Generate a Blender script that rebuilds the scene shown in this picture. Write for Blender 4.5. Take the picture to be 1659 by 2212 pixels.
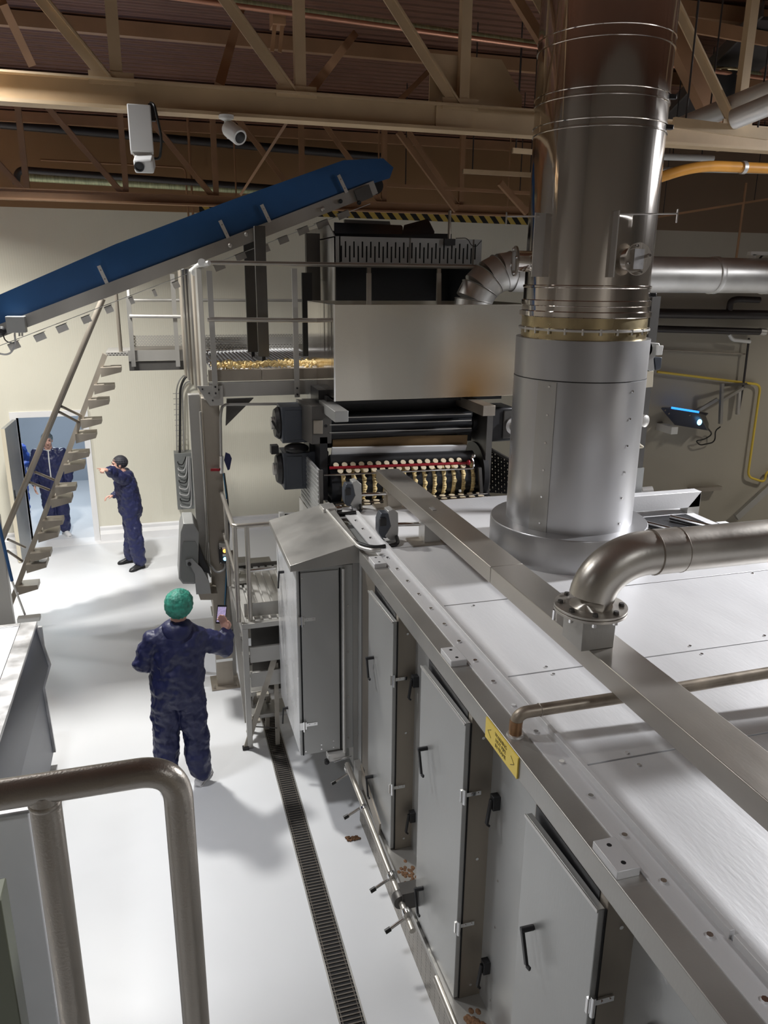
import bpy, bmesh, math, random
from mathutils import Vector, Matrix, noise
random.seed(7)
for o in list(bpy.data.objects): bpy.data.objects.remove(o)
C = bpy.context.scene.collection
V = Vector

# ------------------------------------------------------------------ camera
W_, H_, F_ = 1659.0, 2212.0, 1680.0
AX = V((0.95982, -0.06796, 0.27227)).normalized()
def _frame():
    up = -V((776-W_/2, 6700-H_/2, F_)); up.normalize()
    yx = 318-W_/2; yy = -(up[0]*yx+up[2]*F_)/up[1]
    fy = V((yx, yy, F_)); fy.normalize()
    fx = fy.cross(up)
    if fx[0] < 0: fx = -fx
    return fx, fy, up
_fx, _fy, _fz = _frame()
CAM = V((0, 0, 4.25))
cd = bpy.data.cameras.new('camera'); cam = bpy.data.objects.new('camera', cd); C.objects.link(cam)
cd.sensor_fit = 'VERTICAL'; cd.sensor_height = 24.0; cd.sensor_width = 18.0
cd.lens = 24.0*F_/H_
cd.clip_start = 0.05; cd.clip_end = 200
# camera axes in the world: right, up, back
R_ = V((_fx[0], _fy[0], _fz[0])); U_ = -V((_fx[1], _fy[1], _fz[1])); B_ = -V((_fx[2], _fy[2], _fz[2]))
m = Matrix.Identity(4)
for i in range(3):
    m[i][0] = R_[i]; m[i][1] = U_[i]; m[i][2] = B_[i]
m.translation = CAM
cam.matrix_world = m
bpy.context.scene.camera = cam
def P(px, py, X=None, Y=None, Z=None):
    """world point where the line of sight through a photo position meets the plane X=, Y= or Z="""
    d = V((px-W_/2, py-H_/2, F_)); r = V((_fx.dot(d), _fy.dot(d), _fz.dot(d)))
    if X is not None: t = (X-CAM[0])/r[0]
    elif Y is not None: t = (Y-CAM[1])/r[1]
    else: t = (Z-CAM[2])/r[2]
    return CAM + r*t

# ------------------------------------------------------------------ light
sc = bpy.context.scene
sc.view_settings.view_transform = 'Standard'; sc.view_settings.look = 'None'
sc.view_settings.gamma = 1.0; sc.view_settings.use_curve_mapping = False
sc.view_settings.exposure = -0.18
w = bpy.data.worlds.new('world'); sc.world = w; w.use_nodes = True
w.node_tree.nodes['Background'].inputs[0].default_value = (0.55, 0.5, 0.45, 1)
w.node_tree.nodes['Background'].inputs[1].default_value = 0.12
def area(loc, size, power, col=(1, 0.985, 0.96), tgt=None, spread=None):
    l = bpy.data.lights.new('hall_or_fill_lamp', 'AREA'); l.size = size; l.energy = power; l.color = col; l.shape = 'SQUARE'
    if spread: l.spread = math.radians(spread)
    o = bpy.data.objects.new('hall_or_fill_lamp', l); C.objects.link(o); o.location = loc
    if tgt is not None:
        o.rotation_euler = (V(tgt)-V(loc)).to_track_quat('-Z', 'Y').to_euler()
    return o
area((8.3, 4.7, 5.6), 0.40, 365, (0.97, 0.975, 1.0), tgt=(3.4, 4.0, 0.4), spread=118)
area((-1.3, 5.2, 5.9), 0.45, 92, (0.97, 0.98, 1.0), spread=135)
area((-3.2, 1.2, 5.6), 0.5, 72, (0.96, 0.98, 1.0), spread=130)  # unseen fill lamp, added to brighten the near floor
area((-1.3, 8.9, 6.2), 0.45, 330, (1.0, 0.98, 0.93), spread=136)
area((-3.4, 11.4, 5.4), 0.5, 110, (1.0, 0.98, 0.93), spread=150)
area((11.5, 7.6, 5.2), 0.5, 110, (1.0, 0.95, 0.86), spread=140)
area((3.2, -1.5, 5.8), 0.6, 85, (0.96, 0.98, 1.0), spread=130)  # unseen fill lamp behind the camera, raised to lift the lower left cabinet
area((-2.0, 15.2, 2.75), 0.5, 75, (0.82, 0.92, 1.0))

# ------------------------------------------------------------------ materials
M = {}
def mat(name, col, met=0.0, rough=0.5, var=0.0, vscale=3.0, bump=0.0, bscale=40.0, stretch=(1, 1, 1), rvar=0.0, spec=None, emit=None, alpha=None, coat=0):
    mt = bpy.data.materials.new(name); mt.use_nodes = True
    nt = mt.node_tree; b = nt.nodes['Principled BSDF']
    b.inputs['Base Color'].default_value = (*col, 1); b.inputs['Metallic'].default_value = met
    b.inputs['Roughness'].default_value = rough
    if spec is not None: b.inputs['Specular IOR Level'].default_value = spec
    if coat: b.inputs['Coat Weight'].default_value = coat
    if emit: b.inputs['Emission Color'].default_value = (*emit[:3], 1); b.inputs['Emission Strength'].default_value = emit[3]
    tc = nt.nodes.new('ShaderNodeTexCoord'); mp = nt.nodes.new('ShaderNodeMapping')
    mp.inputs['Scale'].default_value = stretch
    nt.links.new(tc.outputs['Object'], mp.inputs[0])
    if var or rvar:
        n = nt.nodes.new('ShaderNodeTexNoise'); n.inputs['Scale'].default_value = vscale; n.inputs['Detail'].default_value = 5
        nt.links.new(mp.outputs[0], n.inputs['Vector'])
        if var:
            r = nt.nodes.new('ShaderNodeValToRGB')
            r.color_ramp.elements[0].position = 0.3; r.color_ramp.elements[1].position = 0.7
            r.color_ramp.elements[0].color = (*[c*(1-var) for c in col], 1)
            r.color_ramp.elements[1].color = (*[min(1, c*(1+var)) for c in col], 1)
            nt.links.new(n.outputs[0], r.inputs[0]); nt.links.new(r.outputs[0], b.inputs['Base Color'])
        if rvar:
            mr = nt.nodes.new('ShaderNodeMapRange'); mr.inputs[1].default_value = .3; mr.inputs[2].default_value = .7
            mr.inputs[3].default_value = max(.02, rough-rvar); mr.inputs[4].default_value = min(1, rough+rvar)
            nt.links.new(n.outputs[0], mr.inputs[0]); nt.links.new(mr.outputs[0], b.inputs['Roughness'])
    if bump:
        n2 = nt.nodes.new('ShaderNodeTexNoise'); n2.inputs['Scale'].default_value = bscale; n2.inputs['Detail'].default_value = 3
        nt.links.new(mp.outputs[0], n2.inputs['Vector'])
        bp = nt.nodes.new('ShaderNodeBump'); bp.inputs['Strength'].default_value = bump; bp.inputs['Distance'].default_value = 0.01
        nt.links.new(n2.outputs[0], bp.inputs['Height']); nt.links.new(bp.outputs[0], b.inputs['Normal'])
    M[name] = mt
    return mt
def wave_bump(mt, axis='X', scale=8, strength=.5, dist=.01, profile='SIN'):
    nt = mt.node_tree; b = nt.nodes['Principled BSDF']
    tc = nt.nodes.new('ShaderNodeTexCoord'); wv = nt.nodes.new('ShaderNodeTexWave')
    wv.bands_direction = axis; wv.wave_profile = profile; wv.inputs['Scale'].default_value = scale
    bp = nt.nodes.new('ShaderNodeBump'); bp.inputs['Strength'].default_value = strength; bp.inputs['Distance'].default_value = dist
    nt.links.new(tc.outputs['Object'], wv.inputs['Vector']); nt.links.new(wv.outputs['Fac'], bp.inputs['Height'])
    nt.links.new(bp.outputs[0], b.inputs['Normal'])
mat('deck_steel', (.66, .66, .67), .25, .46, .07, 1.6, .08, 60, (1, .25, 1), .08)
mat('steel', (.41, .40, .38), .62, .38, .12, 2.2, .05, 90, (1, 1, .3), .08)
mat('door_steel', (.44, .445, .44), .55, .40, .08, 1.5, .04, 90, (1, 1, .25), .08)
mat('brown_steel', (.33, .295, .25), .65, .42, .22, 2.5, .05, 70, (1, 1, .3), .1)
mat('tube_steel', (.42, .395, .36), .75, .34, .10, 3, .03, 90, (1, .3, 1), .06)
mat('polished', (.72, .68, .64), 1.0, .11, .04, 1.2, .30, 2.6, (3.2, 3.2, .08), .04)
mat('insulation', (.45, .45, .46), .78, .36, .12, 1.6, .02, 5, (1, 1, .4), .1)
mat('galvanised', (.64, .63, .61), .75, .40, .08, 3, .04, 30, (1, 1, 1), .06)
mat('hot_steel', (.52, .43, .26), .95, .24, .25, 4, .05, 10, (1, 1, 1), .08)
mat('pipe_steel', (.56, .53, .48), .8, .38, .14, 4, .05, 40, (1, 1, 1), .08)
mat('rail_steel', (.42, .385, .34), .8, .33, .06, 6, .08, 300, (1, 1, 1), .05)
mat('rust_pipe', (.36, .31, .25), .7, .45, .3, 9, .05, 40, (1, 1, 1), .1)
mat('tint_pipe', (.33, .19, .10), .7, .42, .3, 12)
mat('chrome', (.8, .8, .8), 1, .15)
mat('dark_steel', (.115, .11, .105), .6, .42, .15, 3)
mat('black', (.018, .018, .02), .1, .42)
mat('black_void', (.006, .006, .007), 0, .8)
mat('motor_grey', (.075, .085, .105), .3, .4, .1, 5)
mat('dark_roller', (.035, .037, .042), .5, .33)
mat('pale_sheet', (.74, .75, .77), .25, .30, .10, 2.0, .06, 4, (1, 1, .5), .1)
mat('green_grey', (.13, .14, .10), .2, .5)
mat('enclosure_grey', (.33, .335, .33), .35, .42, .06, 4)
mat('box_grey', (.20, .21, .205), .2, .5, .05, 4)
mat('beam_paint', (.52, .385, .235), 0, .55, .10, 3, .03, 50)
mat('brace_paint', (.34, .19, .10), 0, .6, .12, 3)
mat('dark_pipe', (.05, .045, .045), .3, .4)
mat('roof', (.17, .070, .038), 0, .65, .12, 2); wave_bump(M['roof'], 'Y', 2.3, 1.0, .06)
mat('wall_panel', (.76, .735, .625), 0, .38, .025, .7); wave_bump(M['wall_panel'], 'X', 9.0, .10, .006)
mat('wall_rear', (.30, .27, .23), 0, .6)
mat('wall_shaded_brown', (.32, .185, .09), 0, .5, .05, 1)  # brown puts the dim, warm-lit upper zone into the wall colour
mat('wall_shaded_dark', (.17, .115, .075), 0, .6, .05, 1)  # same painted dimness, deeper on the upper right wall
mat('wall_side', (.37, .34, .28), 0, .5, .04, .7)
mat('white_paint', (.82, .82, .83), 0, .35, .02, 5)
mat('door_cream', (.66, .60, .47), 0, .45)
mat('room_grey', (.40, .44, .50), 0, .5)
mat('floor', (.70, .715, .74), 0, .36, .035, .8, .03, 3, (1, 1, 1), .08)
mat('belt_blue', (.010, .075, .22), 0, .5, .07, 3)
mat('navy', (.014, .018, .075), 0, .48, .06, 9, .35, 26, (1, 1, 1))
mat('blue_cloth', (.02, .07, .35), 0, .6)
mat('teal_net', (.035, .26, .19), 0, .55, .45, 24, .8, 45)
mat('grey_net', (.28, .33, .36), 0, .6, .2, 30, .4, 60)
mat('dark_hair', (.03, .03, .04), 0, .6, .2, 30, .4, 60)
mat('skin', (.66, .38, .30), 0, .5, .06, 12)
mat('white_shoe', (.75, .75, .76), 0, .45)
mat('black_shoe', (.012, .012, .014), 0, .4)
mat('phone_body', (.01, .01, .012), .2, .2)
mat('phone_screen', (.2, .16, .3), 0, .2, .8, 60, emit=(.55, .48, .75, .55))
mat('yellow_sign', (.92, .70, .12), 0, .45)
mat('sign_ink', (.22, .17, .04), 0, .6)
mat('yellow_pipe', (.72, .52, .06), 0, .4)
mat('orange_pipe', (.65, .30, .05), 0, .4, .3, 2)
mat('copper', (.60, .30, .20), .8, .35)
mat('green_pipe', (.42, .45, .27), .3, .35, .3, 6, stretch=(8, 1, 1))
mat('white_plastic', (.72, .72, .70), 0, .4)
mat('machine_white', (.80, .81, .83), 0, .4)
mat('worn_steel', (.50, .50, .51), .6, .38, .35, 5, .05, 30, (1, 1, 1), .1)
mat('blue_steel', (.030, .036, .062), .15, .38, .1, 3)
mat('actuator', (.46, .46, .45), .5, .4)
mat('red_rod', (.30, .01, .02), .1, .35)
mat('dough', (.80, .62, .30), 0, .7, .15, 20)
mat('dough_light', (.80, .68, .48), 0, .7)
mat('brown_bar', (.16, .10, .045), .6, .4)
mat('cable_black', (.012, .012, .012), 0, .35)
mat('cable_grey', (.42, .42, .42), 0, .4)
mat('hose_blue', (.03, .16, .30), 0, .35)
mat('crumb', (.14, .072, .035), 0, .9, .4, 60, .8, 60)
mat('concrete_dirt', (.42, .33, .2), 0, .9, .3, 20)
mat('lamp_orange', (1, .4, .08), 0, .3, emit=(1, .45, .08, 3))
mat('lamp_blue', (.3, .7, 1), 0, .3, emit=(.25, .65, 1, 4))
mat('insect_blue', (.05, .3, 1), 0, .3, emit=(.03, .28, 1.0, 2.2))
mat('wood_grey', (.38, .35, .30), 0, .6, .15, 8)
mat('grating', (.13, .115, .10), .5, .45, .2, 12)
mat('tread_plate', (.40, .38, .34), .7, .4, .15, 6)
def hazard():
    mt = mat('hazard', (.5, .36, .05), 0, .5); nt = mt.node_tree; b = nt.nodes['Principled BSDF']
    tc = nt.nodes.new('ShaderNodeTexCoord'); mp = nt.nodes.new('ShaderNodeMapping'); wv = nt.nodes.new('ShaderNodeTexWave')
    mp.inputs['Rotation'].default_value = (0, .7, 0)
    wv.inputs['Scale'].default_value = 2.2; wv.bands_direction = 'X'
    r = nt.nodes.new('ShaderNodeValToRGB'); r.color_ramp.interpolation = 'CONSTANT'
    r.color_ramp.elements[0].color = (.01, .01, .01, 1); r.color_ramp.elements[1].color = (.5, .36, .08, 1); r.color_ramp.elements[1].position = .5
    nt.links.new(tc.outputs['Object'], mp.inputs[0]); nt.links.new(mp.outputs[0], wv.inputs['Vector'])
    nt.links.new(wv.outputs['Fac'], r.inputs[0]); nt.links.new(r.outputs[0], b.inputs['Base Color'])
hazard()
def tread():
    mt = M['tread_plate']; nt = mt.node_tree; b = nt.nodes['Principled BSDF']
    tc = nt.nodes.new('ShaderNodeTexCoord'); mp = nt.nodes.new('ShaderNodeMapping'); br = nt.nodes.new('ShaderNodeTexBrick')
    mp.inputs['Rotation'].default_value = (0, math.pi/2, 0); mp.inputs['Scale'].default_value = (1, 1, 1)
    br.inputs['Scale'].default_value = 11; br.inputs['Mortar Size'].default_value = .045
    br.inputs['Brick Width'].default_value = .26; br.inputs['Row Height'].default_value = .9
    bp = nt.nodes.new('ShaderNodeBump'); bp.inputs['Strength'].default_value = 1; bp.inputs['Distance'].default_value = .006
    nt.links.new(tc.outputs['Object'], mp.inputs[0]); nt.links.new(mp.outputs[0], br.inputs['Vector'])
    br.inputs['Color1'].default_value = (.30, .28, .25, 1); br.inputs['Color2'].default_value = (.36, .33, .29, 1); br.inputs['Mortar'].default_value = (.14, .125, .105, 1)
    nt.links.new(br.outputs['Color'], b.inputs['Base Color'])
    nt.links.new(br.outputs['Fac'], bp.inputs['Height']); nt.links.new(bp.outputs[0], b.inputs['Normal'])
tread()
def drum():   # dark drum with wavy yellow scrap bands around it, bands along its axis (X)
    mt = mat('drum', (.07, .072, .075), .5, .35); nt = mt.node_tree; b = nt.nodes['Principled BSDF']
    tc = nt.nodes.new('ShaderNodeTexCoord'); wv = nt.nodes.new('ShaderNodeTexWave')
    wv.bands_direction = 'X'; wv.inputs['Scale'].default_value = 3.1; wv.inputs['Distortion'].default_value = 1.2
    wv.inputs['Detail'].default_value = 2; wv.inputs['Detail Scale'].default_value = 9
    r = nt.nodes.new('ShaderNodeValToRGB'); r.color_ramp.interpolation = 'CONSTANT'
    r.color_ramp.elements[0].color = (.07, .072, .075, 1); r.color_ramp.elements[1].color = (.55, .42, .13, 1); r.color_ramp.elements[1].position = .9
    nt.links.new(tc.outputs['Object'], wv.inputs['Vector']); nt.links.new(wv.outputs['Fac'], r.inputs[0]); nt.links.new(r.outputs[0], b.inputs['Base Color'])
drum()
def perf(name, col, scale, axes):   # sheet with rows of see-through slots
    mt = mat(name, col, .6, .4); nt = mt.node_tree; b = nt.nodes['Principled BSDF']
    tc = nt.nodes.new('ShaderNodeTexCoord'); mp = nt.nodes.new('ShaderNodeMapping'); br = nt.nodes.new('ShaderNodeTexBrick')
    mp.inputs['Rotation'].default_value = axes
    br.inputs['Scale'].default_value = scale; br.inputs['Mortar Size'].default_value = .16
    br.inputs['Brick Width'].default_value = .9; br.inputs['Row Height'].default_value = .5
    nt.links.new(tc.outputs['Object'], mp.inputs[0]); nt.links.new(mp.outputs[0], br.inputs['Vector'])
    nt.links.new(br.outputs['Fac'], b.inputs['Alpha'])
perf('perforated_dark', (.04, .04, .042), 14, (0, math.pi/2, 0))
perf('perforated_steel', (.42, .41, .39), 24, (math.pi/2, 0, 0))

# ------------------------------------------------------------------ mesh helpers
class MB:
    def __init__(s): s.b = bmesh.new(); s.sm = set()
    def _f(s, vs, smooth=False):
        try: f = s.b.faces.new(vs); f.smooth = smooth; return f
        except ValueError: return None
    def hexa(s, c):   # 8 corners: bottom 4 ccw, top 4
        v = [s.b.verts.new(V(p)) for p in c]
        for q in ((3, 2, 1, 0), (4, 5, 6, 7), (0, 1, 5, 4), (1, 2, 6, 5), (2, 3, 7, 6), (3, 0, 4, 7)): s._f([v[i] for i in q])
        return s
    def box(s, x0, x1, y0, y1, z0, z1):
        return s.hexa([(x0, y0, z0), (x1, y0, z0), (x1, y1, z0), (x0, y1, z0), (x0, y0, z1), (x1, y0, z1), (x1, y1, z1), (x0, y1, z1)])
    def bar(s, p0, p1, w, h, up=(0, 0, 1)):
        p0, p1 = V(p0), V(p1); d = (p1-p0).normalized(); u = V(up); a = d.cross(u)
        if a.length < 1e-4: a = d.cross(V((1, 0, 0)))
        a.normalize(); u = a.cross(d).normalized(); a *= w/2; u *= h/2
        return s.hexa([p0-a-u, p0+a-u, p1+a-u, p1-a-u, p0-a+u, p0+a+u, p1+a+u, p1-a+u])
    def prism(s, pts, vec):
        pts = [V(p) for p in pts]; vec = V(vec); n = len(pts)
        a = [s.b.verts.new(p) for p in pts]; b = [s.b.verts.new(p+vec) for p in pts]
        s._f(a[::-1]); s._f(b)
        for i in range(n): s._f([a[i], a[(i+1) % n], b[(i+1) % n], b[i]])
        return s
    def tube(s, pts, r, seg=14, caps=True, closed=False):
        pts = [V(p) for p in pts]; n = len(pts); rs = r if isinstance(r, (list, tuple)) else [r]*n
        t0 = (pts[1]-pts[0]).normalized(); a = t0.orthogonal().normalized(); rings = []
        for i in range(n):
            if closed: t = (pts[(i+1) % n]-pts[i-1]).normalized()
            elif i == 0: t = t0
            elif i == n-1: t = (pts[i]-pts[i-1]).normalized()
            else: t = ((pts[i+1]-pts[i]).normalized()+(pts[i]-pts[i-1]).normalized()).normalized()
            a = (a-t*a.dot(t)).normalized(); b = t.cross(a)
            rings.append([s.b.verts.new(pts[i]+(a*math.cos(2*math.pi*k/seg)+b*math.sin(2*math.pi*k/seg))*rs[i]) for k in range(seg)])
        for i in range(n if closed else n-1):
            A, B = rings[i], rings[(i+1) % n]
            for k in range(seg): s._f([A[k], A[(k+1) % seg], B[(k+1) % seg], B[k]], True)
        if caps and not closed: s._f(rings[0][::-1]); s._f(rings[-1])
        return s
    def cyl(s, p0, p1, r, r2=None, seg=20): return s.tube([p0, p1], [r, r if r2 is None else r2], seg)
    def lathe(s, c, prof, seg=48, axis=(0, 0, 1)):
        c = V(c); ax = V(axis).normalized(); a = ax.orthogonal().normalized(); b = ax.cross(a); rings = []
        for (r, z) in prof:
            rings.append([s.b.verts.new(c+ax*z+(a*math.cos(2*math.pi*k/seg)+b*math.sin(2*math.pi*k/seg))*max(r, 1e-4)) for k in range(seg)])
        for i in range(len(rings)-1):
            z0, z1 = prof[i], prof[i+1]; flat = abs(z0[1]-z1[1]) < 1e-5
            for k in range(seg): s._f([rings[i][k], rings[i][(k+1) % seg], rings[i+1][(k+1) % seg], rings[i+1][k]], not flat)
        if prof[0][0] > 1e-3: s._f(rings[0][::-1])
        if prof[-1][0] > 1e-3: s._f(rings[-1])
        return s
    def ball(s, c, r, rot=None, seg=20, rings=12):
        r = V(r) if not isinstance(r, (int, float)) else V((r, r, r)); c = V(c); g = []
        for i in range(rings+1):
            th = math.pi*i/rings; row = []
            for k in range(seg):
                p = V((r.x*math.sin(th)*math.cos(2*math.pi*k/seg), r.y*math.sin(th)*math.sin(2*math.pi*k/seg), r.z*math.cos(th)))
                if rot: p = rot @ p
                row.append(p+c)
            g.append(row)
        vv = []
        top = s.b.verts.new(g[0][0]); bot = s.b.verts.new(g[-1][0])
        for i in range(1, rings): vv.append([s.b.verts.new(p) for p in g[i]])
        for k in range(seg):
            s._f([top, vv[0][k], vv[0][(k+1) % seg]], True); s._f([bot, vv[-1][(k+1) % seg], vv[-1][k]], True)
        for i in range(len(vv)-1):
            for k in range(seg): s._f([vv[i][k], vv[i+1][k], vv[i+1][(k+1) % seg], vv[i][(k+1) % seg]], True)
        return s
    def caps(s, p0, r0, p1, r1, seg=16):   # rounded tapered limb
        s.tube([p0, p1], [r0, r1], seg); s.ball(p0, r0, seg=seg, rings=8); s.ball(p1, r1, seg=seg, rings=8); return s
    def loft(s, rings, seg=24):   # rings: (centre, right vector, forward vector)
        R = []
        for c, a, b in rings:
            c, a, b = V(c), V(a), V(b)
            R.append([s.b.verts.new(c+a*math.cos(2*math.pi*k/seg)+b*math.sin(2*math.pi*k/seg)) for k in range(seg)])
        for i in range(len(R)-1):
            for k in range(seg): s._f([R[i][k], R[i][(k+1) % seg], R[i+1][(k+1) % seg], R[i+1][k]], True)
        s._f(R[0][::-1]); s._f(R[-1]); return s
ORG = {}
def tag(o, label=None, cat=None, group=None, kind=None):
    if label: o['label'] = label
    if cat: o['category'] = cat
    if group: o['group'] = group
    if kind: o['kind'] = kind
    return o
def thing(name, loc, label, cat, group=None):
    o = bpy.data.objects.new(name, None); C.objects.link(o); o.location = loc; o.empty_display_size = .1
    ORG[o.name] = V(loc); return tag(o, label, cat, group)
def build(mb, name, material, parent=None, bevel=0, label=None, cat=None, group=None, kind=None, mods=None):
    bm = mb.b
    bmesh.ops.recalc_face_normals(bm, faces=bm.faces)
    if parent is not None: org = ORG[parent.name]
    else:
        xs = [v.co.x for v in bm.verts]; ys = [v.co.y for v in bm.verts]; zs = [v.co.z for v in bm.verts]
        org = V(((min(xs)+max(xs))/2, (min(ys)+max(ys))/2, min(zs)))
    for v in bm.verts: v.co -= org
    me = bpy.data.meshes.new(name); bm.to_mesh(me); bm.free(); me.set_sharp_from_angle(angle=math.radians(38))
    me.materials.append(M[material] if isinstance(material, str) else material)
    o = bpy.data.objects.new(name, me); C.objects.link(o)
    if parent is not None: o.parent = parent
    else: o.location = org
    ORG[o.name] = org
    if bevel:
        bv = o.modifiers.new('bevel', 'BEVEL'); bv.width = bevel; bv.segments = 2; bv.limit_method = 'ANGLE'; bv.angle_limit = math.radians(50)
    return tag(o, label, cat, group, kind)
def copies(o, parent, pts):   # repeat a part; first point is where it was built
    base = V(pts[0])
    for p in pts[1:]:
        c = o.copy(); c.location = o.location+(V(p)-base); C.objects.link(c); c.parent = parent
        ORG[c.name] = ORG[o.name]+(V(p)-base)
def bolts(parent, pts, r=.008, h=.006, axis=(0, 0, 1), material='chrome', name='bolt'):
    a = V(axis).normalized(); p = V(pts[0])
    o = build(MB().cyl(p-a*.002, p+a*h, r, r*.85, 8), name, material, parent); copies(o, parent, pts); return o
def copy_tree(o, off, label=None, parent=None):
    c = o.copy(); C.objects.link(c)
    if parent is None: c.location = o.location+V(off)
    else: c.parent = parent
    ORG[c.name] = ORG[o.name]+V(off)
    if label: c['label'] = label
    for ch in list(o.children): copy_tree(ch, off, None, c)
    return c
def arc(pts, rad, n=8):   # round the corners of a path
    pts = [V(p) for p in pts]; out = [pts[0]]
    for i in range(1, len(pts)-1):
        a, b, c = pts[i-1], pts[i], pts[i+1]; d0 = (a-b); d1 = (c-b)
        l = min(rad, d0.length*.49, d1.length*.49); s0 = b+d0.normalized()*l; s1 = b+d1.normalized()*l
        for k in range(n+1):
            t = k/n; out.append(s0*(1-t)**2+b*2*t*(1-t)+s1*t*t)
    out.append(pts[-1]); return out
def struct(mb, name, material, bevel=0): return build(mb, name, material, None, bevel, kind='structure')
def text_part(txt, size, origin, xdir, ydir, material, parent, name='lettering', depth=.0008):
    cu = bpy.data.curves.new(name, 'FONT'); cu.body = txt; cu.size = size; cu.extrude = depth; cu.align_x = 'CENTER'; cu.align_y = 'CENTER'
    tmp = bpy.data.objects.new('t', cu); C.objects.link(tmp); bpy.context.view_layer.update()
    me = bpy.data.meshes.new_from_object(tmp.evaluated_get(bpy.context.evaluated_depsgraph_get()))
    bpy.data.objects.remove(tmp)
    X = V(xdir).normalized(); Y = V(ydir).normalized(); Z = X.cross(Y)
    mm = Matrix(((X.x, Y.x, Z.x), (X.y, Y.y, Z.y), (X.z, Y.z, Z.z)))
    org = ORG[parent.name]
    for v in me.vertices: v.co = mm @ v.co + V(origin) - org
    me.materials.clear(); me.materials.append(M[material])
    o = bpy.data.objects.new(name, me); C.objects.link(o); o.parent = parent; ORG[o.name] = org; return o

# ================================================================== THE HALL
YB, YR = 13.2, 11.0      # far wall, nearer wall on the right
def roofz(y): return 6.35+(13.2-y)*.07
struct(MB().box(-5.5, 14.5, -3.2, 13.2, -.2, 0), 'floor', 'floor')
dl, dr, dt = -2.13, -1.16, 2.11
mb = MB(); mb.box(-5.5, dl, YB, YB+.18, 0, 5.2); mb.box(dr, 8.2, YB, YB+.18, 0, 5.2); mb.box(dl, dr, YB, YB+.18, dt, 5.2)
struct(MB().box(-5.5, 8.2, YB, YB+.18, 5.2, 6.9), 'wall_back_top', 'wall_shaded_brown')
struct(MB().box(7.45, 14.5, YR, YB, 5.0, 6.9), 'wall_right_top', 'wall_shaded_dark')
struct(mb, 'wall_back', 'wall_panel')
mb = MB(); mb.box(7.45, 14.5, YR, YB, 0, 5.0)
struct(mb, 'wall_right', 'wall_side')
struct(MB().box(14.3, 14.5, -3.2, YR, 0, 7.6), 'wall_far_right', 'wall_rear')
struct(MB().box(-5.7, -5.5, -3.2, YB, 0, 7.6), 'wall_left', 'wall_rear')
struct(MB().box(-5.7, 14.5, -3.4, -3.2, 0, 7.6), 'wall_front', 'wall_rear')
mb = MB(); n = 1
mb.prism([(-5.7, -3.4, roofz(-3.4)), (-5.7, 13.4, roofz(13.4)), (-5.7, 13.4, roofz(13.4)+.15), (-5.7, -3.4, roofz(-3.4)+.15)], (20.2, 0, 0))
struct(mb, 'ceiling', 'roof')
mb = MB()
mb.prism([(dr+.1, YB, 0), (dr+.1, YB-.10, 0), (dr+.1, YB-.09, .12), (dr+.1, YB-.03, .17), (dr+.1, YB-.03, .22), (dr+.1, YB, .24)], (8.5, 0, 0))
struct(mb, 'baseboard_back', 'white_paint')
mb = MB(); mb.prism([(-5.5, YB, 0), (-5.5, YB-.10, 0), (-5.5, YB-.09, .12), (-5.5, YB-.03, .17), (-5.5, YB-.03, .22), (-5.5, YB, .24)], (5.5+dl-.1, 0, 0))
struct(mb, 'baseboard_left', 'white_paint')
# doorway with its white frame, the open leaf and the room beyond
mb = MB(); f = .09
mb.box(dl-f, dl, YB-.03, YB+.2, 0, dt+f); mb.box(dr, dr+f, YB-.03, YB+.2, 0, dt+f); mb.box(dl, dr, YB-.03, YB+.2, dt, dt+f)
struct(mb, 'trim_1', 'white_paint')
lf = thing('door_1', (dl, YB-.05, 0), None, None); lf['kind'] = 'structure'
fr = P(10, 925, Z=2.1)
hx, hy = dl-.0, YB-.04; ex, ey = fr.x, fr.y
d = V((ex-hx, ey-hy, 0)); L = d.length; d.normalize(); nrm = V((d.y, -d.x, 0))
mb = MB(); mb.prism([V((hx, hy, .01))+d*0, V((hx, hy, .01))+d*L, V((hx, hy, .01))+d*L-V((.055, 0, 0)), V((hx, hy, .01))-V((.055, 0, 0))], (0, 0, dt-.03))
build(mb, 'door_leaf', 'enclosure_grey', lf)
mb = MB(); e0 = V((hx, hy, .01))+d*(L+.001); mb.prism([e0, e0-V((.055, 0, 0)), e0-V((.055, 0, 0))+d*.004, e0+d*.004], (0, 0, dt-.03))
build(mb, 'leaf_edge', 'door_cream', lf)
c = V((hx, hy, 1.02))+d*(L-.08)
mb = MB(); mb.bar(c+V((.0, 0, -.1)), c+V((.0, 0, .12)), .03, .02); mb.tube([c, c+V((.06, 0, .02)), c+V((.065, .1, .02))], .01, 8)
build(mb, 'door_handle', 'black', lf)
struct(MB().box(-5.2, 1.4, 13.38, 17.6, -.2, 0), 'floor_2', 'floor')
mb = MB(); mb.box(-5.2, 1.4, 17.5, 17.7, 0, 3); mb.box(-5.3, -5.2, 13.38, 17.6, 0, 3); mb.box(1.3, 1.4, 13.38, 17.6, 0, 3)
struct(mb, 'wall_beyond', 'room_grey')
struct(MB().box(-5.3, 1.4, 13.38, 17.6, 2.9, 3.0), 'ceiling_2', 'room_grey')
struct(MB().box(-.5+dl, dr+.6, 13.0, 13.4, -.001, .0015), 'floor_3', 'white_paint')

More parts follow.
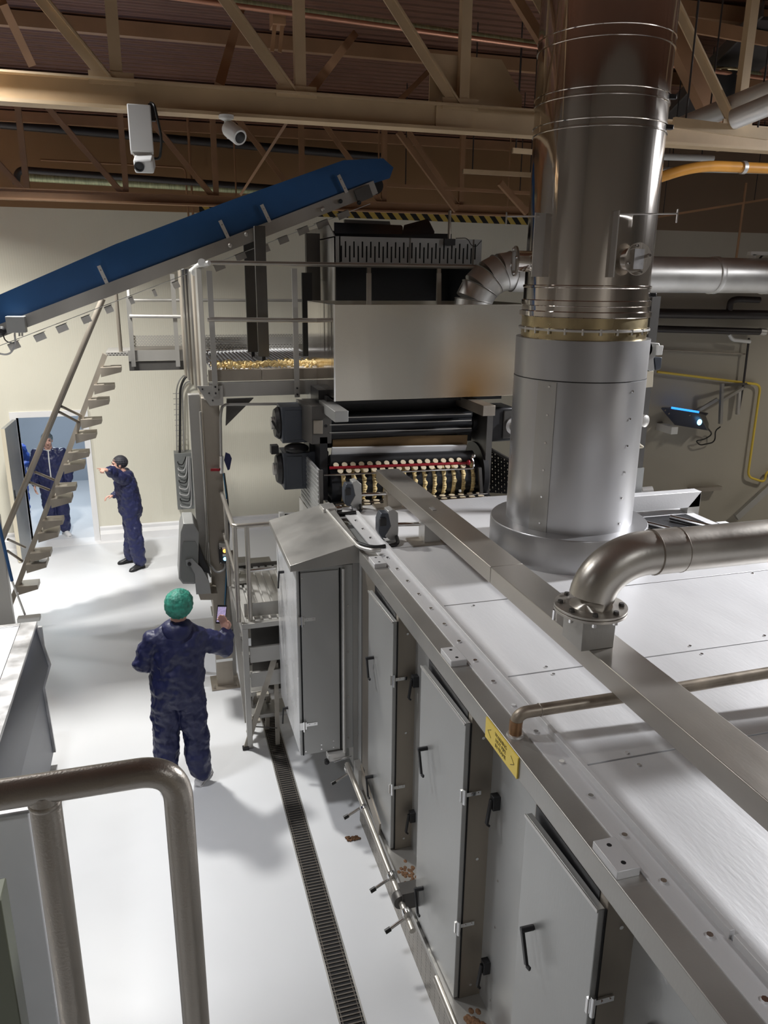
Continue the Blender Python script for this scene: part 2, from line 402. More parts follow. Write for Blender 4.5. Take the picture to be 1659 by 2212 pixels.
# ------------------------------------------------------------------ roof steelwork
def truss(Y, name, label, nodes, top, zc, hc, material, x0, x1):
    t = thing(name, (nodes[0], Y, zc), label, 'roof truss')
    mb = MB(); mb.box(x0, x1, Y-.012, Y+.012, zc, zc+hc); mb.box(x0, x1, Y-.07, Y+.07, zc-.02, zc); mb.box(x0, x1, Y-.07, Y+.07, zc+hc, zc+hc+.012)
    build(mb, 'bottom_chord', material, t)
    mb = MB(); mb.box(x0, x1, Y-.08, Y+.08, top-.15, top); build(mb, 'top_chord', material, t)
    first = None
    for x in nodes:
        o = build(MB().box(x-.035, x+.035, Y-.03, Y+.03, zc+hc-.01, top-.1), 'upright', material, t)
        x2 = x-(top-zc-hc)*.80
        mb = MB(); mb.bar((x-.05, Y-.03, zc+hc), (x2, Y-.03, top-.1), .075, .012, (0, 1, 0)); mb.bar((x-.05+.03, Y-.02, zc+hc), (x2+.03, Y-.02, top-.1), .012, .07, (0, 1, 0))
        build(mb, 'diagonal', material, t)
        if Y < 7:
            build(MB().box(x-.16, x+.10, Y-.04, Y-.028, zc+hc-.02, zc+hc+.05), 'gusset', material, t)
    return t
t = truss(5.5, 'roof_truss', 'cream painted steel roof truss in front, its bottom chord carrying two white cameras', [-.09, 1.03, 2.15, 3.27, 4.39], 6.75, 5.235, .135, 'beam_paint', -5.4, 14.2)
z0 = 5.40
build(MB().prism([(1.93, 5.56, z0-.1), (2.62, 5.56, z0-.1), (2.62, 5.56, z0+.08), (2.45, 5.56, z0+.30), (1.93, 5.56, z0+.30)], (0, .012, 0)), 'gusset_plate', 'beam_paint', t)
build(MB().box(1.95, 2.22, 5.47, 5.49, 5.23, 5.40), 'splice_plate', 'beam_paint', t)
truss(11.2, 'roof_truss', 'brown painted roof truss near the far wall, partly behind the blue conveyor', [-1.35, -.18, .95, 2.1, 3.25, 4.4], 6.45, 5.16, .10, 'brace_paint', -5.4, 7.4)
# rakers from truss nodes up to the purlins
k = 0
for (a, b, yy) in (((945, 0), (0, 0), 0),):
    pass
def brace(px0, py0, px1, py1, Y0, Y1, label, wd=.06, material='brace_paint', group=None):
    p0 = P(px0, py0, Y=Y0); p1 = P(px1, py1, Y=Y1)
    mb = MB(); mb.bar(p0, p1, wd, wd*.9, (0, 1, 0))
    o = build(mb, 'roof_brace', material, None); tag(o, label, 'roof brace', group)
brace(520, 20, 472, 190, 7.0, 5.6, 'short brown roof brace leaning behind the chord, left of the widest diagonal')
brace(765, 75, 668, 200, 7.6, 5.6, 'brown roof brace rising right from the middle truss joint')
brace(5, 5, 68, 138, 7.0, 7.4, 'dark brown roof brace at the top left corner of the roof')
brace(1110, -10, 1178, 100, 5.55, 5.5, 'brown roof diagonal touching the top of the big flue on its left')
brace(1438, 50, 1560, 300, 6.2, 6.0, 'broad rust brown roof diagonal to the right of the big flue', .12, 'brace_paint')
brace(860, 285, 985, 455, 9.6, 9.6, 'thin brown diagonal brace descending behind the conveyor head', .06, 'brace_paint')
brace(1080, 395, 1138, 460, 9.8, 9.8, 'small brown brace just left of the flue above the striped rail', .07, 'brace_paint')
brace(970, 110, 840, 240, 9.8, 8.4, 'dim brown brace behind the gusset plate of the front truss', .05, 'brace_paint')
brace(645, 225, 520, 420, 9.2, 11.0, 'thin cream brace hanging between the white camera and the conveyor', .03, 'brace_paint')
for (x0, y0, x1, y1, yy, lab, wd, m_) in (
    (1000, 370, 1165, 379, 8.2, 'level brown steel angle left of the flue, longest one', .045, 'beam_paint'),
    (1107, 325, 1166, 330, 7.4, 'short level brown angle close to the left side of the flue', .045, 'beam_paint'),
    (1113, 240, 1170, 248, 8.6, 'short dim brown angle above the chord, left of the flue', .06, 'brace_paint'),
    (1455, 265, 1659, 291, 5.2, 'cream steel angle crossing over the orange pipe at right', .07, 'beam_paint'),
    (1480, 52, 1659, 85, 6.6, 'rust brown level beam in the top right corner', .11, 'brace_paint'),
    (835, 400, 1160, 418, 10.2, 'thin brown level beam behind the conveyor head', .04, 'brace_paint'),
    (1400, 472, 1659, 430, 10.6, 'thin dark brown level pipe across the shaded right wall', .03, 'brace_paint')):
    p0 = P(x0, y0, Y=yy); p1 = P(x1, y1, Y=yy)
    o = thing('steel_angle', p0, lab, 'steel beam')
    build(MB().bar(p0, p1, .03, wd), 'angle_bar', m_, o)
    for q in (.12, .88):
        c = p0.lerp(p1, q); build(MB().cyl(c, V((c.x, c.y, roofz(c.y))), .007, seg=6), 'hanger', 'dark_pipe', o)
for i, (x0, y0, x1, y1) in enumerate(((1590, 0, 1600, 330), (405, 250, 408, 480), (1612, 395, 1590, 560), (60, 420, 60, 421))):
    if i == 3: continue
    yy = (7.5, 12.4, 10.6)[i]
    p0 = P(x0, y0, Y=yy); p1 = P(x1, y1, Y=yy); p1.x = p0.x
    lab = ('slim brown upright bar in the top right roof corner', 'dark thin conduit dropping behind the blue conveyor at the far wall', 'slim upright hanger above the silver duct at right')[i]
    o = build(MB().cyl(p0, p1, .018, seg=8), 'hanger_rod', 'brace_paint'); tag(o, lab, 'hanger rod')
# purlins
for i, y in enumerate((7.2, 9.0, 10.8, 12.6)):
    zz = roofz(y)-.02
    o = build(MB().box(-5.4, 14.2, y-.04, y+.04, zz-.13, zz), 'roof_purlin', 'brace_paint')
    tag(o, ('brown purlin under the corrugated roof, nearest one in view', 'brown purlin under the corrugated roof, second from the front', 'brown purlin under the corrugated roof just before the far truss', 'brown purlin under the corrugated roof, closest to the far wall')[i], 'purlin', 'roof purlins')
# overhead pipes
def pipe(name, pts, r, material, label, cat='pipe', rings=None, bend=.1, seg=16, group=None):
    t = thing(name, pts[0], label, cat, group)
    build(MB().tube(arc(pts, bend), r, seg), 'pipe_run', material, t)
    return t
p0, p1 = P(395, -8, Z=6.2), P(1178, 100, Z=6.2); d = (p1-p0)
o = build(MB().cyl(p0-d*.5, p1+d*.8, .035, seg=10), 'ceiling_pipe', 'green_pipe'); tag(o, 'pale green pipe under the roof, upper one of the pair at top centre', 'pipe')
o = build(MB().cyl(p0-d*.5+V((0, -.12, -.05)), p1+d*.8+V((0, -.12, -.05)), .02, seg=10), 'ceiling_pipe', 'copper'); tag(o, 'thin copper pipe under the roof, lower one of the pair at top centre', 'pipe')
c = P(597, 45, Z=6.2)
t = thing('pipe_hanger', c, 'small brown hanger clip on the paired ceiling pipes', 'pipe hanger')
build(MB().box(c.x-.05, c.x+.05, c.y-.15, c.y+.04, c.z-.06, c.z+.06), 'clamp', 'brace_paint', t)
for s in (-.03, .03): build(MB().bar(c+V((s, -.1, -.05)), c+V((s-.03, -.12, -.25)), .03, .012, (0, 1, 0)), 'hanger_strip', 'brace_paint', t)
pipe('wall_pipe', [P(35, 400, Y=12.3), P(38, 366, Y=12.3), P(640, 410, Y=12.3)], .045, 'dark_pipe', 'dark bent pipe along the top of the far wall at left')
pipe('wall_pipe', [P(60, 383, Y=12.7), P(620, 415, Y=12.7)], .055, 'green_pipe', 'pale greenish shiny pipe under the dark pipe at the far wall')
pipe('wall_pipe', [P(88, 345, Y=12.5), P(400, 362, Y=12.5), P(408, 480, Y=12.5)], .014, 'brace_paint', 'thin brown conduit above the dark pipe at the far wall', bend=.08)
pipe('wall_duct', [P(0, 268, Y=12.9), P(830, 340, Y=12.9)], .06, 'dark_pipe', 'dark round pipe where the far wall meets the roof')
# striped crane rail
p0, p1 = P(430, 448, Y=12.0), P(1160, 478, Y=12.0)
t = thing('striped_rail', p0, 'black and yellow striped steel rail near the far wall', 'crane rail')
build(MB().bar(p0, p1, .03, .12), 'striped_web', 'hazard', t)
build(MB().bar(p0+V((0, 0, .09)), p1+V((0, 0, .09)), .12, .04), 'rail_flange', 'beam_paint', t)
for q in (.1, .5, .9):
    c = p0.lerp(p1, q); build(MB().cyl(c, V((c.x, c.y, roofz(c.y))), .012, seg=6), 'hanger', 'brace_paint', t)
# clutter right of the flue
for (a, b, r, m_, lab) in (
    (P(1405, 300, Y=6.4), P(1960, 76, Y=4.2), .075, 'galvanised', 'slanting galvanised duct above the chord, right of the flue'),
    (P(1585, 258, Y=5.2), P(1960, 104, Y=4.2), .07, 'galvanised', 'stubby galvanised duct at the right border under the slanting duct'),
    (P(1410, 110, Y=8.0), P(1465, 135, Y=8.0), .03, 'green_pipe', 'short yellowish pipe stub beside the upper flue'),
    (P(1415, 338, Y=8.2), P(1540, 342, Y=8.2), .035, 'white_plastic', 'pale pipe under the right end of the truss chord'),
    (P(1400, 365, Y=7.6), P(2200, 384, Y=7.6), .022, 'galvanised', 'thin galvanised conduit under the orange pipe')):
    o = thing('overhead_duct', a, lab, 'duct')
    build(MB().cyl(a, b, r, seg=20), 'duct_run', m_, o)
    for q in (.3, .8):
        c = a.lerp(b, q); build(MB().cyl(c, V((c.x, c.y, roofz(c.y))), .007, seg=6), 'hanger', 'dark_pipe', o)
t = pipe('orange_pipe', [P(1380, 398, Y=6.4), P(1505, 357, Y=6.4), P(2300, 392, Y=6.4)], .045, 'orange_pipe', 'orange painted pipe bending right of the big flue', bend=.25)
c = P(1605, 362, Y=6.4); build(MB().lathe(c, [(.047, -.02), (.055, -.02), (.055, .02), (.047, .02)], 20, (1, 0, .02)), 'pipe_clamp', 'galvanised', t)
t = thing('roof_heater', P(1560, 170, Y=7.2), 'dark round heater unit glinting under the roof at right', 'roof heater')
c = P(1555, 185, Y=7.2)
build(MB().lathe(c, [(.02, -.16), (.14, -.16), (.17, -.05), (.17, .10), (.12, .14), (.02, .14)], 24), 'heater_body', 'black', t)
build(MB().tube([c+V((math.cos(a)*.175, math.sin(a)*.175, .11)) for a in [i*math.pi/12 for i in range(24)]], .014, 8, closed=True), 'heater_rim', 'hot_steel', t)
# cable ladder / tray under the roof on the right
t = thing('cable_tray', P(1600, 60, Y=8.5), 'dark cable tray hung under the roof at far right', 'cable tray')
a, b = P(1420, 310, Y=9.5), P(1700, 40, Y=6.4)
build(MB().bar(a, b, .5, .03, (0, 0, 1)), 'tray_bed', 'dark_pipe', t)
for s in (-.26, .26): build(MB().bar(a+V((s, 0, .05)), b+V((s, 0, .05)), .02, .12), 'tray_side', 'dark_steel', t)

# ------------------------------------------------------------------ hanging cameras
p = P(300, 222, Y=5.42)
t = thing('boxed_camera', p, 'white boxed camera housing with a round lens, hanging from the front truss chord', 'camera')
x0, x1 = P(274, 225, Y=5.42).x, P(325, 230, Y=5.42).x; zb = P(300, 330, Y=5.42).z
build(MB().box(x0, x1, 5.36, 5.52, zb, 5.235), 'housing', 'white_plastic', t, .006)
build(MB().prism([(x0+.01, 5.38, zb), (x1-.01, 5.38, zb), (x1-.02, 5.38, zb-.03), (x0+.03, 5.38, zb-.03)], (0, .12, 0)), 'mount_block', 'galvanised', t)
c = P(308, 360, Y=5.36); dv = V((-.15, -.85, -.5)).normalized()
mb = MB(); mb.bar(c-dv*.07+V((.01, 0, .01)), c+dv*.03+V((.01, 0, .01)), .115, .085, (0, 0, 1)); hd = build(mb, 'camera_head', 'white_plastic', t, .012)
o = build(MB().lathe(c+dv*.03+V((-.015, 0, .012)), [(.03, 0), (.03, .008), (.022, .009), (.022, .002), (.002, .003)], 24, dv), 'lens_ring', 'cable_black', hd)
build(MB().tube(arc([P(325, 222, Y=5.4), P(333, 225, Y=5.36), P(350, 300, Y=5.36), P(345, 345, Y=5.38), P(325, 340, Y=5.4)], .05), .008, 8), 'cable', 'cable_black', t)
build(MB().bar(P(326, 225, Y=5.40), P(330, 262, Y=5.40), .035, .04, (0, 1, 0)), 'cable_gland', 'cable_black', t)
p = P(488, 240, Y=5.45)
t = thing('security_camera', p, 'white bullet security camera hanging right of the boxed camera on the truss chord', 'camera')
p.z = 5.22
build(MB().lathe(p+V((0, 0, -.03)), [(.02, 0), (.045, .01), (.05, .03)], 20), 'base', 'white_plastic', t)
q = p+V((.01, -.02, -.13)); build(MB().tube(arc([p, p+V((0, 0, -.08)), q], .03), .014, 10), 'stem', 'white_plastic', t)
a = P(492, 276, Y=5.43); b = P(522, 300, Y=5.30); dv = (b-a).normalized()
bd = build(MB().lathe(a, [(.02, 0), (.045, .005), (.05, .02), (.05, .14), (.045, .15)], 24, dv), 'camera_body', 'white_plastic', t)
build(MB().lathe(a+dv*.15, [(.035, 0), (.03, .003)], 20, dv), 'lens', 'cable_black', bd)

# ================================================================== BLUE CONVEYOR
YC = 8.5
cv = thing('inclined_conveyor', P(0, 712, Y=YC), 'long inclined conveyor with a deep blue side skirt rising left to right', 'conveyor')
tl, bl = P(-160, 690, Y=YC), P(-160, 760, Y=YC)
a0, a1 = P(-160, 698, Y=YC), P(852, 340, Y=YC)      # top edge of blue
top = [P(-160, 692, Y=YC), P(0, 636, Y=YC), P(250, 527, Y=YC), P(500, 432, Y=YC), P(742, 346, Y=YC), P(828, 342, Y=YC), P(850, 362, Y=YC), P(842, 385, Y=YC), P(780, 404, Y=YC)]
bot = [P(500, 512, Y=YC), P(250, 607, Y=YC), P(0, 702, Y=YC), P(-160, 762, Y=YC)]
build(MB().prism(top+bot, (0, .03, 0)), 'side_skirt', 'belt_blue', cv)
build(MB().prism([p+V((0, .75, 0)) for p in top+bot], (0, .03, 0)), 'side_skirt', 'belt_blue', cv)
fr_top = [P(-160, 758, Y=YC), P(0, 700, Y=YC), P(250, 605, Y=YC), P(500, 510, Y=YC), P(805, 391, Y=YC)]
fr_bot = [P(815, 418, Y=YC), P(500, 540, Y=YC), P(250, 636, Y=YC), P(62, 706, Y=YC), P(-160, 790, Y=YC)]
frm = build(MB().prism([p-V((0, .03, 0)) for p in fr_top+fr_bot], (0, .06, 0)), 'side_frame', 'steel', cv)
build(MB().prism([p+V((0, .72, 0)) for p in fr_top+fr_bot], (0, .06, 0)), 'side_frame', 'steel', cv)
p0, p1 = P(-160, 745, Y=YC), P(800, 378, Y=YC)
build(MB().prism([p0+V((0, .03, 0)), p1+V((0, .03, 0)), p1+V((0, .03, .03)), p0+V((0, .03, .03))], (0, .72, 0)), 'belt', 'belt_blue', cv)
for (x, y) in ((222, 594), (484, 496), (574, 462), (740, 398)):
    a, b = P(x-9, y-20, Y=YC-.035), P(x+9, y+18, Y=YC-.035)
    o = build(MB().bar(a, b, .035, .012, (0, 1, 0)), 'skirt_bracket', 'galvanised', cv)
    bolts(o, [a.lerp(b, .25), a.lerp(b, .75)], .007, .012, (0, -1, 0))
for (x, y) in ((497, 530), (532, 506), (697, 452), (775, 438), (735, 435)):
    build(MB().lathe(P(x, y, Y=YC-.04), [(.022, 0), (.022, .02), (.012, .028)], 16, (0, -1, 0)), 'frame_bolt', 'black' if x > 700 else 'galvanised', cv)
c = P(793, 416, Y=YC-.05); build(MB().bar(c+V((-.12, 0, -.045)), c+V((.04, 0, .02)), .02, .13, (0, 0, 1)), 'bearing_plate', 'dark_steel', cv)
build(MB().cyl(P(812, 400, Y=YC)+V((0, .03, 0)), P(812, 400, Y=YC)+V((0, .74, 0)), .09), 'head_roller', 'dark_roller', cv)
# end frame and cable box low on the left
c = P(36, 700, Y=YC-.08); hw = .075
jb = build(MB().box(P(15, 700, Y=YC-.1).x, P(56, 700, Y=YC-.1).x, YC-.16, YC-.04, P(36, 718, Y=YC-.1).z, P(36, 683, Y=YC-.1).z), 'junction_box', 'enclosure_grey', cv, .004)
for i, x in enumerate((32, 42, 48)): build(MB().cyl(P(x, 718, Y=YC-.1), P(x, 726, Y=YC-.1), .009, seg=8), 'cable_gland', 'galvanised', jb)
build(MB().tube(arc([P(32, 725, Y=YC-.1), P(34, 745, Y=YC-.1), P(20, 768, Y=YC-.1), P(-20, 760, Y=YC-.1)], .1), .009, 8), 'cable', 'cable_grey', cv)
build(MB().tube(arc([P(6, 722, Y=YC-.1), P(12, 738, Y=YC-.1), P(34, 742, Y=YC-.1)], .06), .006, 8), 'cable', 'cable_black', cv)
build(MB().lathe(P(4, 714, Y=YC-.05), [(.04, 0), (.045, .03), (.02, .05)], 18, (0, -1, 0)), 'end_bearing', 'black', cv)
# supports standing on the platform
for (xa, xb, ya, yb, yy, mm) in ((548, 572, 488, 783, 8.35, 'dark_steel'), (525, 548, 500, 772, 8.9, 'dark_steel')):
    A, B = P(xa, ya, Y=yy), P(xb, ya, Y=yy)
    z0 = 3.45; z1 = P(xa, ya, Y=yy).z
    o = build(MB().box(A.x, B.x, yy-.03, yy+.03, z0, z1), 'support_post', mm, cv, .003)
    mb = MB(); mb.cyl(((A.x+B.x)/2, yy, 3.38), ((A.x+B.x)/2, yy, z0), .018); mb.cyl(((A.x+B.x)/2, yy, 3.38), ((A.x+B.x)/2, yy, 3.39), .05)
    build(mb, 'levelling_foot', 'black', o)
a, b = P(530, 555, Y=8.33), P(560, 545, Y=8.33)
# return flights (small bent metal scoops) hanging along a thread below the conveyor
fl = [(30, 746, 1), (86, 727, 1), (134, 708, 1), (186, 689, .8), (235, 667, .7), (284, 648, .4), (334, 632, .3), (380, 614, .6), (474, 575, 1), (520, 553, 1), (572, 537, .9), (612, 517, 1), (655, 497, 1.1), (697, 483, 1.2), (742, 463, 1.2)]
for i, (x, y, wd) in enumerate(fl):
    c = P(x, y, Y=YC+.12); u = V((.93, 0, .36)); h = V((.36, 0, -.93)); w_ = .055*wd
    mb = MB(); mb.prism([c-u*w_-h*.03, c+u*w_-h*.03, c+u*w_+h*.04, c-u*w_+h*.04], (0, .006, 0)); mb.prism([c-u*w_-h*.03, c+u*w_-h*.03, c+u*w_-h*.025, c-u*w_-h*.025], (0, .12, 0))
    build(mb, 'belt_flight', 'galvanised' if i < 8 else 'steel', cv)
p0, p1 = P(-160, 808, Y=YC+.16), P(800, 440, Y=YC+.16)
build(MB().tube([p0, p1], .0035, 6), 'return_strand', 'white_plastic', cv)

# ================================================================== CATWALK, ALTERNATING STAIR
ZD = 3.40
ck = thing('catwalk', (0, 10, 3.15), 'steel catwalk with toe boards and rails at the head of the steep stair', 'catwalk')
xa = P(278, 780, Y=9.9).x; xb = .62
mb = MB(); mb.box(xa, xb, 9.9, 9.93, 3.16, 3.27); build(mb, 'front_beam', 'dark_steel', ck, .003)
build(MB().box(xa, xb, 9.89, 9.9, 3.275, 3.40), 'toe_board', 'steel', ck)
build(MB().box(xa, 3.0, 9.93, 11.0, 3.30, 3.36), 'walking_deck', 'tread_plate', ck)
build(MB().box(xa, 3.0, 10.99, 11.0, 3.36, 3.5), 'perforated_kickplate', 'perforated_steel', ck)
build(MB().box(xa-.25, xa+.02, 9.9, 10.6, 3.34, 3.38), 'landing_grate', 'perforated_steel', ck)
for (x0, y0, x1, y1, yy) in ((276, 640, 289, 792, 9.87), (370, 592, 385, 792, 9.87)):
    a, b = P(x0, y0, Y=yy), P(x1, y1, Y=yy); a.x = b.x
    build(MB().bar(b, a, .05, .012, (0, 1, 0)), 'rail_post', 'steel', ck)
a, b = P(280, 683, Y=9.86), P(400, 684, Y=9.86); build(MB().cyl(a, b, .02), 'mid_rail', 'galvanised', ck)
build(MB().cyl(V((xa+.02, 9.86, 4.45)), V((.4, 9.86, 4.45)), .02), 'hand_rail', 'galvanised', ck)
a = P(255, 640, Y=9.95); b = P(262, 768, Y=9.95); build(MB().cyl(V((b.x, 9.95, b.z)), V((b.x, 9.95, 4.45)), .022), 'rail_post', 'brown_steel', ck)
for x in (281, 400):
    a = P(x, 675, Y=10.95); build(MB().tube(arc([V((a.x, 10.95, 3.4)), V((a.x, 10.95, 4.4)), V((a.x+.3, 10.95, 4.4))], .08), .02, 10), 'rail_post', 'white_plastic', ck)
build(MB().cyl(V((xa, 10.95, 3.95)), V((2.6, 10.95, 3.95)), .02), 'mid_rail', 'steel', ck)
build(MB().cyl(V((xa, 10.95, 4.42)), V((2.6, 10.95, 4.42)), .022), 'hand_rail', 'brown_steel', ck)

YS = 9.9
sx = lambda z: P(225, 772, Y=YS).x+(z-3.33)*.455     # stringer line
st = thing('steep_stair', (sx(0), YS, 0), 'steep steel stair with wedge treads rising right to the catwalk', 'stair')
build(MB().bar((sx(0), YS, 0), (sx(3.36), YS, 3.36), .06, .07, (0, 1, 0)), 'stringer', 'brown_steel', st)
hl = [P(-14, 1215, Y=YS-.32), P(0, 1175, Y=YS-.32), P(70, 1030, Y=YS-.32), P(130, 885, Y=YS-.32), P(222, 645, Y=YS-.32)]
hl = [P(4, 1166, Y=YS-.32), P(222, 645, Y=YS-.32)]
build(MB().tube(hl, .034, 14), 'hand_rail', 'brown_steel', st)
for (x0, y0, x1, y1) in ((133, 878, 175, 898), (128, 890, 170, 912), (76, 1020, 116, 1036), (64, 1042, 106, 1058), (17, 1165, 54, 1182), (16, 1190, 48, 1212)):
    a = P(x0, y0, Y=YS-.32); b = P(x1, y1, Y=YS-.03)
    build(MB().cyl(a, b, .016, seg=10), 'cross_strut', 'tube_steel' if y0 % 2 else 'brown_steel', st)
tr = [(795, 217), (832, 205), (864, 193), (906, 175), (937, 161), (977, 144), (1003, 134), (1050, 116), (1076, 106), (1123, 89), (1150, 78), (1192, 62), (1216, 52), (1263, 32)]
first = None
for i, (y, x) in enumerate(tr):
    a = P(x+4, y, Y=YS); z = a.z-.02; x0 = sx(z)+.02
    dp = .30 if i % 2 == 0 else .22
    mb = MB(); mb.prism([(x0, YS-.12, z-.075), (x0+.23, YS-.12, z-.02), (x0+.23, YS-.12, z+.035), (x0, YS-.12, z+.035)], (0, dp, 0))
    build(mb, 'tread', 'tread_plate' if False else 'brown_steel', st)
# flat post at the left border beside the stair foot
t = thing('flat_post', (P(12, 1330, Y=9.1).x, 9.1, 0), 'tall flat grey steel post at the left border by the stair foot', 'post')
xx = P(12, 1330, Y=9.1).x
build(MB().box(xx-.07, xx+.085, 9.05, 9.15, 0, 1.7), 'post_body', 'steel', t, .004)
build(MB().box(xx-.5, xx-.07, 9.08, 9.12, .1, .2), 'foot_bar', 'steel', t)
build(MB().box(xx-.15, xx+.02, 9.02, 9.2, -.0, .012), 'base_plate', 'steel', t)
# push broom
a, b, c = P(-12, 1090, Y=8.6), P(26, 1255, Y=8.6), P(54, 1328, Y=8.6)
t = thing('broom', c, 'broom with a blue and grey handle leaning behind the left machine', 'broom')
build(MB().cyl(b, a, .017), 'blue_handle', 'belt_blue', t)
build(MB().cyl(c, b, .011), 'grey_handle', 'galvanised', t)
build(MB().box(c.x-.07, c.x+.16, 8.5, 8.6, c.z-.05, c.z), 'broom_head', 'white_plastic', t, .01)

# ================================================================== PLATFORM
pf = thing('work_platform', (.45, 7.6, 3.1), 'raised steel work platform with rails beneath the conveyor', 'platform')
YP = 7.6
x0, x1 = P(470, 830, Y=YP).x, P(668, 830, Y=YP).x
build(MB().box(x0-.08, 1.62, YP, YP+.05, P(500, 857, Y=YP).z, P(500, 826, Y=YP).z), 'lower_beam', 'steel', pf, .004)
build(MB().box(x0-.08, x0+.42, YP-.01, YP+.04, P(500, 823, Y=YP).z, P(500, 799, Y=YP).z), 'upper_board', 'brown_steel', pf, .003)
build(MB().box(x0+.425, 1.62, YP-.01, YP+.04, P(500, 823, Y=YP).z, P(500, 799, Y=YP).z), 'upper_board', 'brown_steel', pf, .003)
mb = MB()
zf = 3.40
for i in range(28):
    x = .54+i*.044
    mb.box(x, x+.026, YP+.06, 9.9, zf-.03, zf)
for xx in (.6, 1.1, 1.6): mb.box(xx, xx+.03, YP+.05, 9.9, zf-.08, zf-.03)
build(mb, 'slatted_floor', 'machine_white', pf)
build(MB().box(.5, 1.75, 9.9, 9.91, zf, zf+.14), 'perforated_kickplate', 'perforated_steel', pf)
mb = MB(); mb.prism([P(488, 920, Y=YP+.1), P(548, 860, Y=YP+.1), P(490, 862, Y=YP+.1)], (0, .05, 0))
build(mb, 'knee_brace', 'dark_steel', pf)
def flatpost(px0, py0, px1, py1, yy, wd=.05, m_='steel'):
    a, b = P(px0, py0, Y=yy), P(px1, py1, Y=yy); a.x = b.x
    o = build(MB().bar(b, a, wd, .014, (0, 1, 0)), 'rail_post', m_, pf)
    bolts(o, [b+V((0, -.01, .03)), b+V((0, -.01, .09))], .01, .014, (0, -1, 0), 'black')
flatpost(455, 585, 466, 856, YP-.05); flatpost(632, 580, 642, 858, YP-.05)
a, b = P(440, 567, Y=YP-.05), P(1042, 577, Y=YP-.05)
build(MB().tube([a, b], .021), 'hand_rail', 'tube_steel', pf)
build(MB().cyl(a+V((-.02, -.02, 0)), a+V((.03, .22, -.01)), .034), 'rail_corner', 'white_plastic', pf)
a, b = P(448, 690, Y=YP-.05), P(690, 692, Y=YP-.05)
build(MB().tube([a, b], .021), 'mid_rail', 'tube_steel', pf)
for x in (797, 948):
    a = P(x, 590, Y=YP-.03); b = P(x, 665, Y=YP-.03); build(MB().bar(b, a, .045, .02, (0, 1, 0)), 'rail_post', 'brown_steel', pf)
build(MB().tube(arc([P(452, 568, Y=YP-.1), P(430, 572, Y=YP), P(413, 585, Y=8.2)], .1), .022, 10), 'rail_end', 'white_plastic', pf)
# ribbed side screen
f0, b0 = P(449, 850, Y=YP), P(402, 806, Z=3.12)
f1, b1 = P(436, 572, Y=YP), P(405, 597, Y=b0.y)
sc_ = thing('ribbed_screen', f0, 'vertical ribbed steel side screen on the left edge of the platform', 'screen')
n = 6; zt = f1.z-.03; zb_ = 3.12
for i in range(n):
    t0, t1 = i/n, (i+.72)/n
    a, b = V((f0.x, f0.y, 0)).lerp(V((b0.x, b0.y, 0)), t0), V((f0.x, f0.y, 0)).lerp(V((b0.x, b0.y, 0)), t1)
    nn = V((-(b-a).y, (b-a).x, 0)).normalized()*.035
    q = [a+V((0, 0, zb_)), a+nn+(b-a)*.15+V((0, 0, zb_)), b+nn-(b-a)*.15+V((0, 0, zb_)), b+V((0, 0, zb_)), b-nn*.1+V((0, 0, zb_)), a-nn*.1+V((0, 0, zb_))]
    build(MB().prism(q, (0, 0, zt-zb_)), 'rib', 'steel' if i % 2 == 0 else 'brown_steel', sc_)
a = V((f0.x-.02, f0.y-.03, 3.10)); build(MB().prism([a+V((-.08, 0, .16)), a+V((.16, 0, .16)), a+V((.16, 0, -.03)), a+V((.03, 0, -.03))], (0, .02, 0)), 'corner_plate', 'steel', sc_)
bolts(sc_, [a+V((-.03, -.0, .13)), a+V((.03, -.0, .09)), a+V((.06, -.0, .02)), a+V((.12, 0, .12))], .009, .012, (0, -1, 0), 'black')
build(MB().lathe(P(420, 588, Y=8.0), [(.03, 0), (.035, .01), (.035, .05), (.02, .06)], 14, (0, -1, 0)), 'round_lamp', 'white_plastic', sc_)
# scraps on the platform floor
random.seed(3); mb = MB()
for i in range(420):
    x = random.uniform(.56, 1.62); y = YP+.06+abs(random.gauss(0, .30)); z = zf+random.uniform(.005, .06)*max(.2, 1-(y-YP)*1.2)
    if .95 < x < 1.15 and y > 8.1: continue
    rr = random.uniform(.014, .036); e = Matrix.Rotation(random.random()*3, 3, V((random.random(), random.random(), .3)))
    mb.ball((x, y, z), (rr, rr*.7, rr*.35), e, 7, 4)
o = build(mb, 'dough_scraps', 'dough'); tag(o, 'pile of yellow dough scraps along the front of the platform floor', 'dough scraps', kind='stuff')

# main column
pc = P(487, 1478, Z=0)
px_, py_ = pc.x-.0, pc.y
co = thing('steel_column', (px_, py_, 0), 'tall square steel column carrying the platform, bolted to the floor', 'column')
build(MB().box(px_-.085, px_+.085, py_-.05, py_+.12, .012, 3.13), 'shaft', 'brown_steel', co, .006)
build(MB().box(px_-.15, px_+.15, py_-.12, py_+.2, 0, .014), 'base_plate', 'brown_steel', co)
bolts(co, [(px_-.12, py_-.09, .014), (px_+.12, py_-.09, .014), (px_+.12, py_+.17, .014)], .012, .04, name='anchor_bolt', material='brown_steel')
o = build(MB().box(px_-.087, px_+.087, py_-.052, py_-.049, .30, .33), 'weld_band', 'white_plastic', co)
build(MB().box(px_-.20, px_-.09, py_+.05, py_+.16, 1.3, 3.15), 'side_channel', 'steel', co, .004)
a = P(450, 870, Y=py_-.06); build(MB().tube(arc([V((px_-.10, py_-.07, 3.0)), V((px_-.10, py_-.07, 1.75)), V((px_-.13, py_-.07, 1.4)), V((px_-.09, py_-.1, 1.3))], .06), .012, 8), 'conduit', 'steel', co)
build(MB().tube(arc([P(640, 872, Y=py_-.1), P(480, 874, Y=py_-.1), P(476, 900, Y=py_-.1), P(478, 1015, Y=py_-.1)], .05), .014, 8), 'water_pipe', 'steel', co)
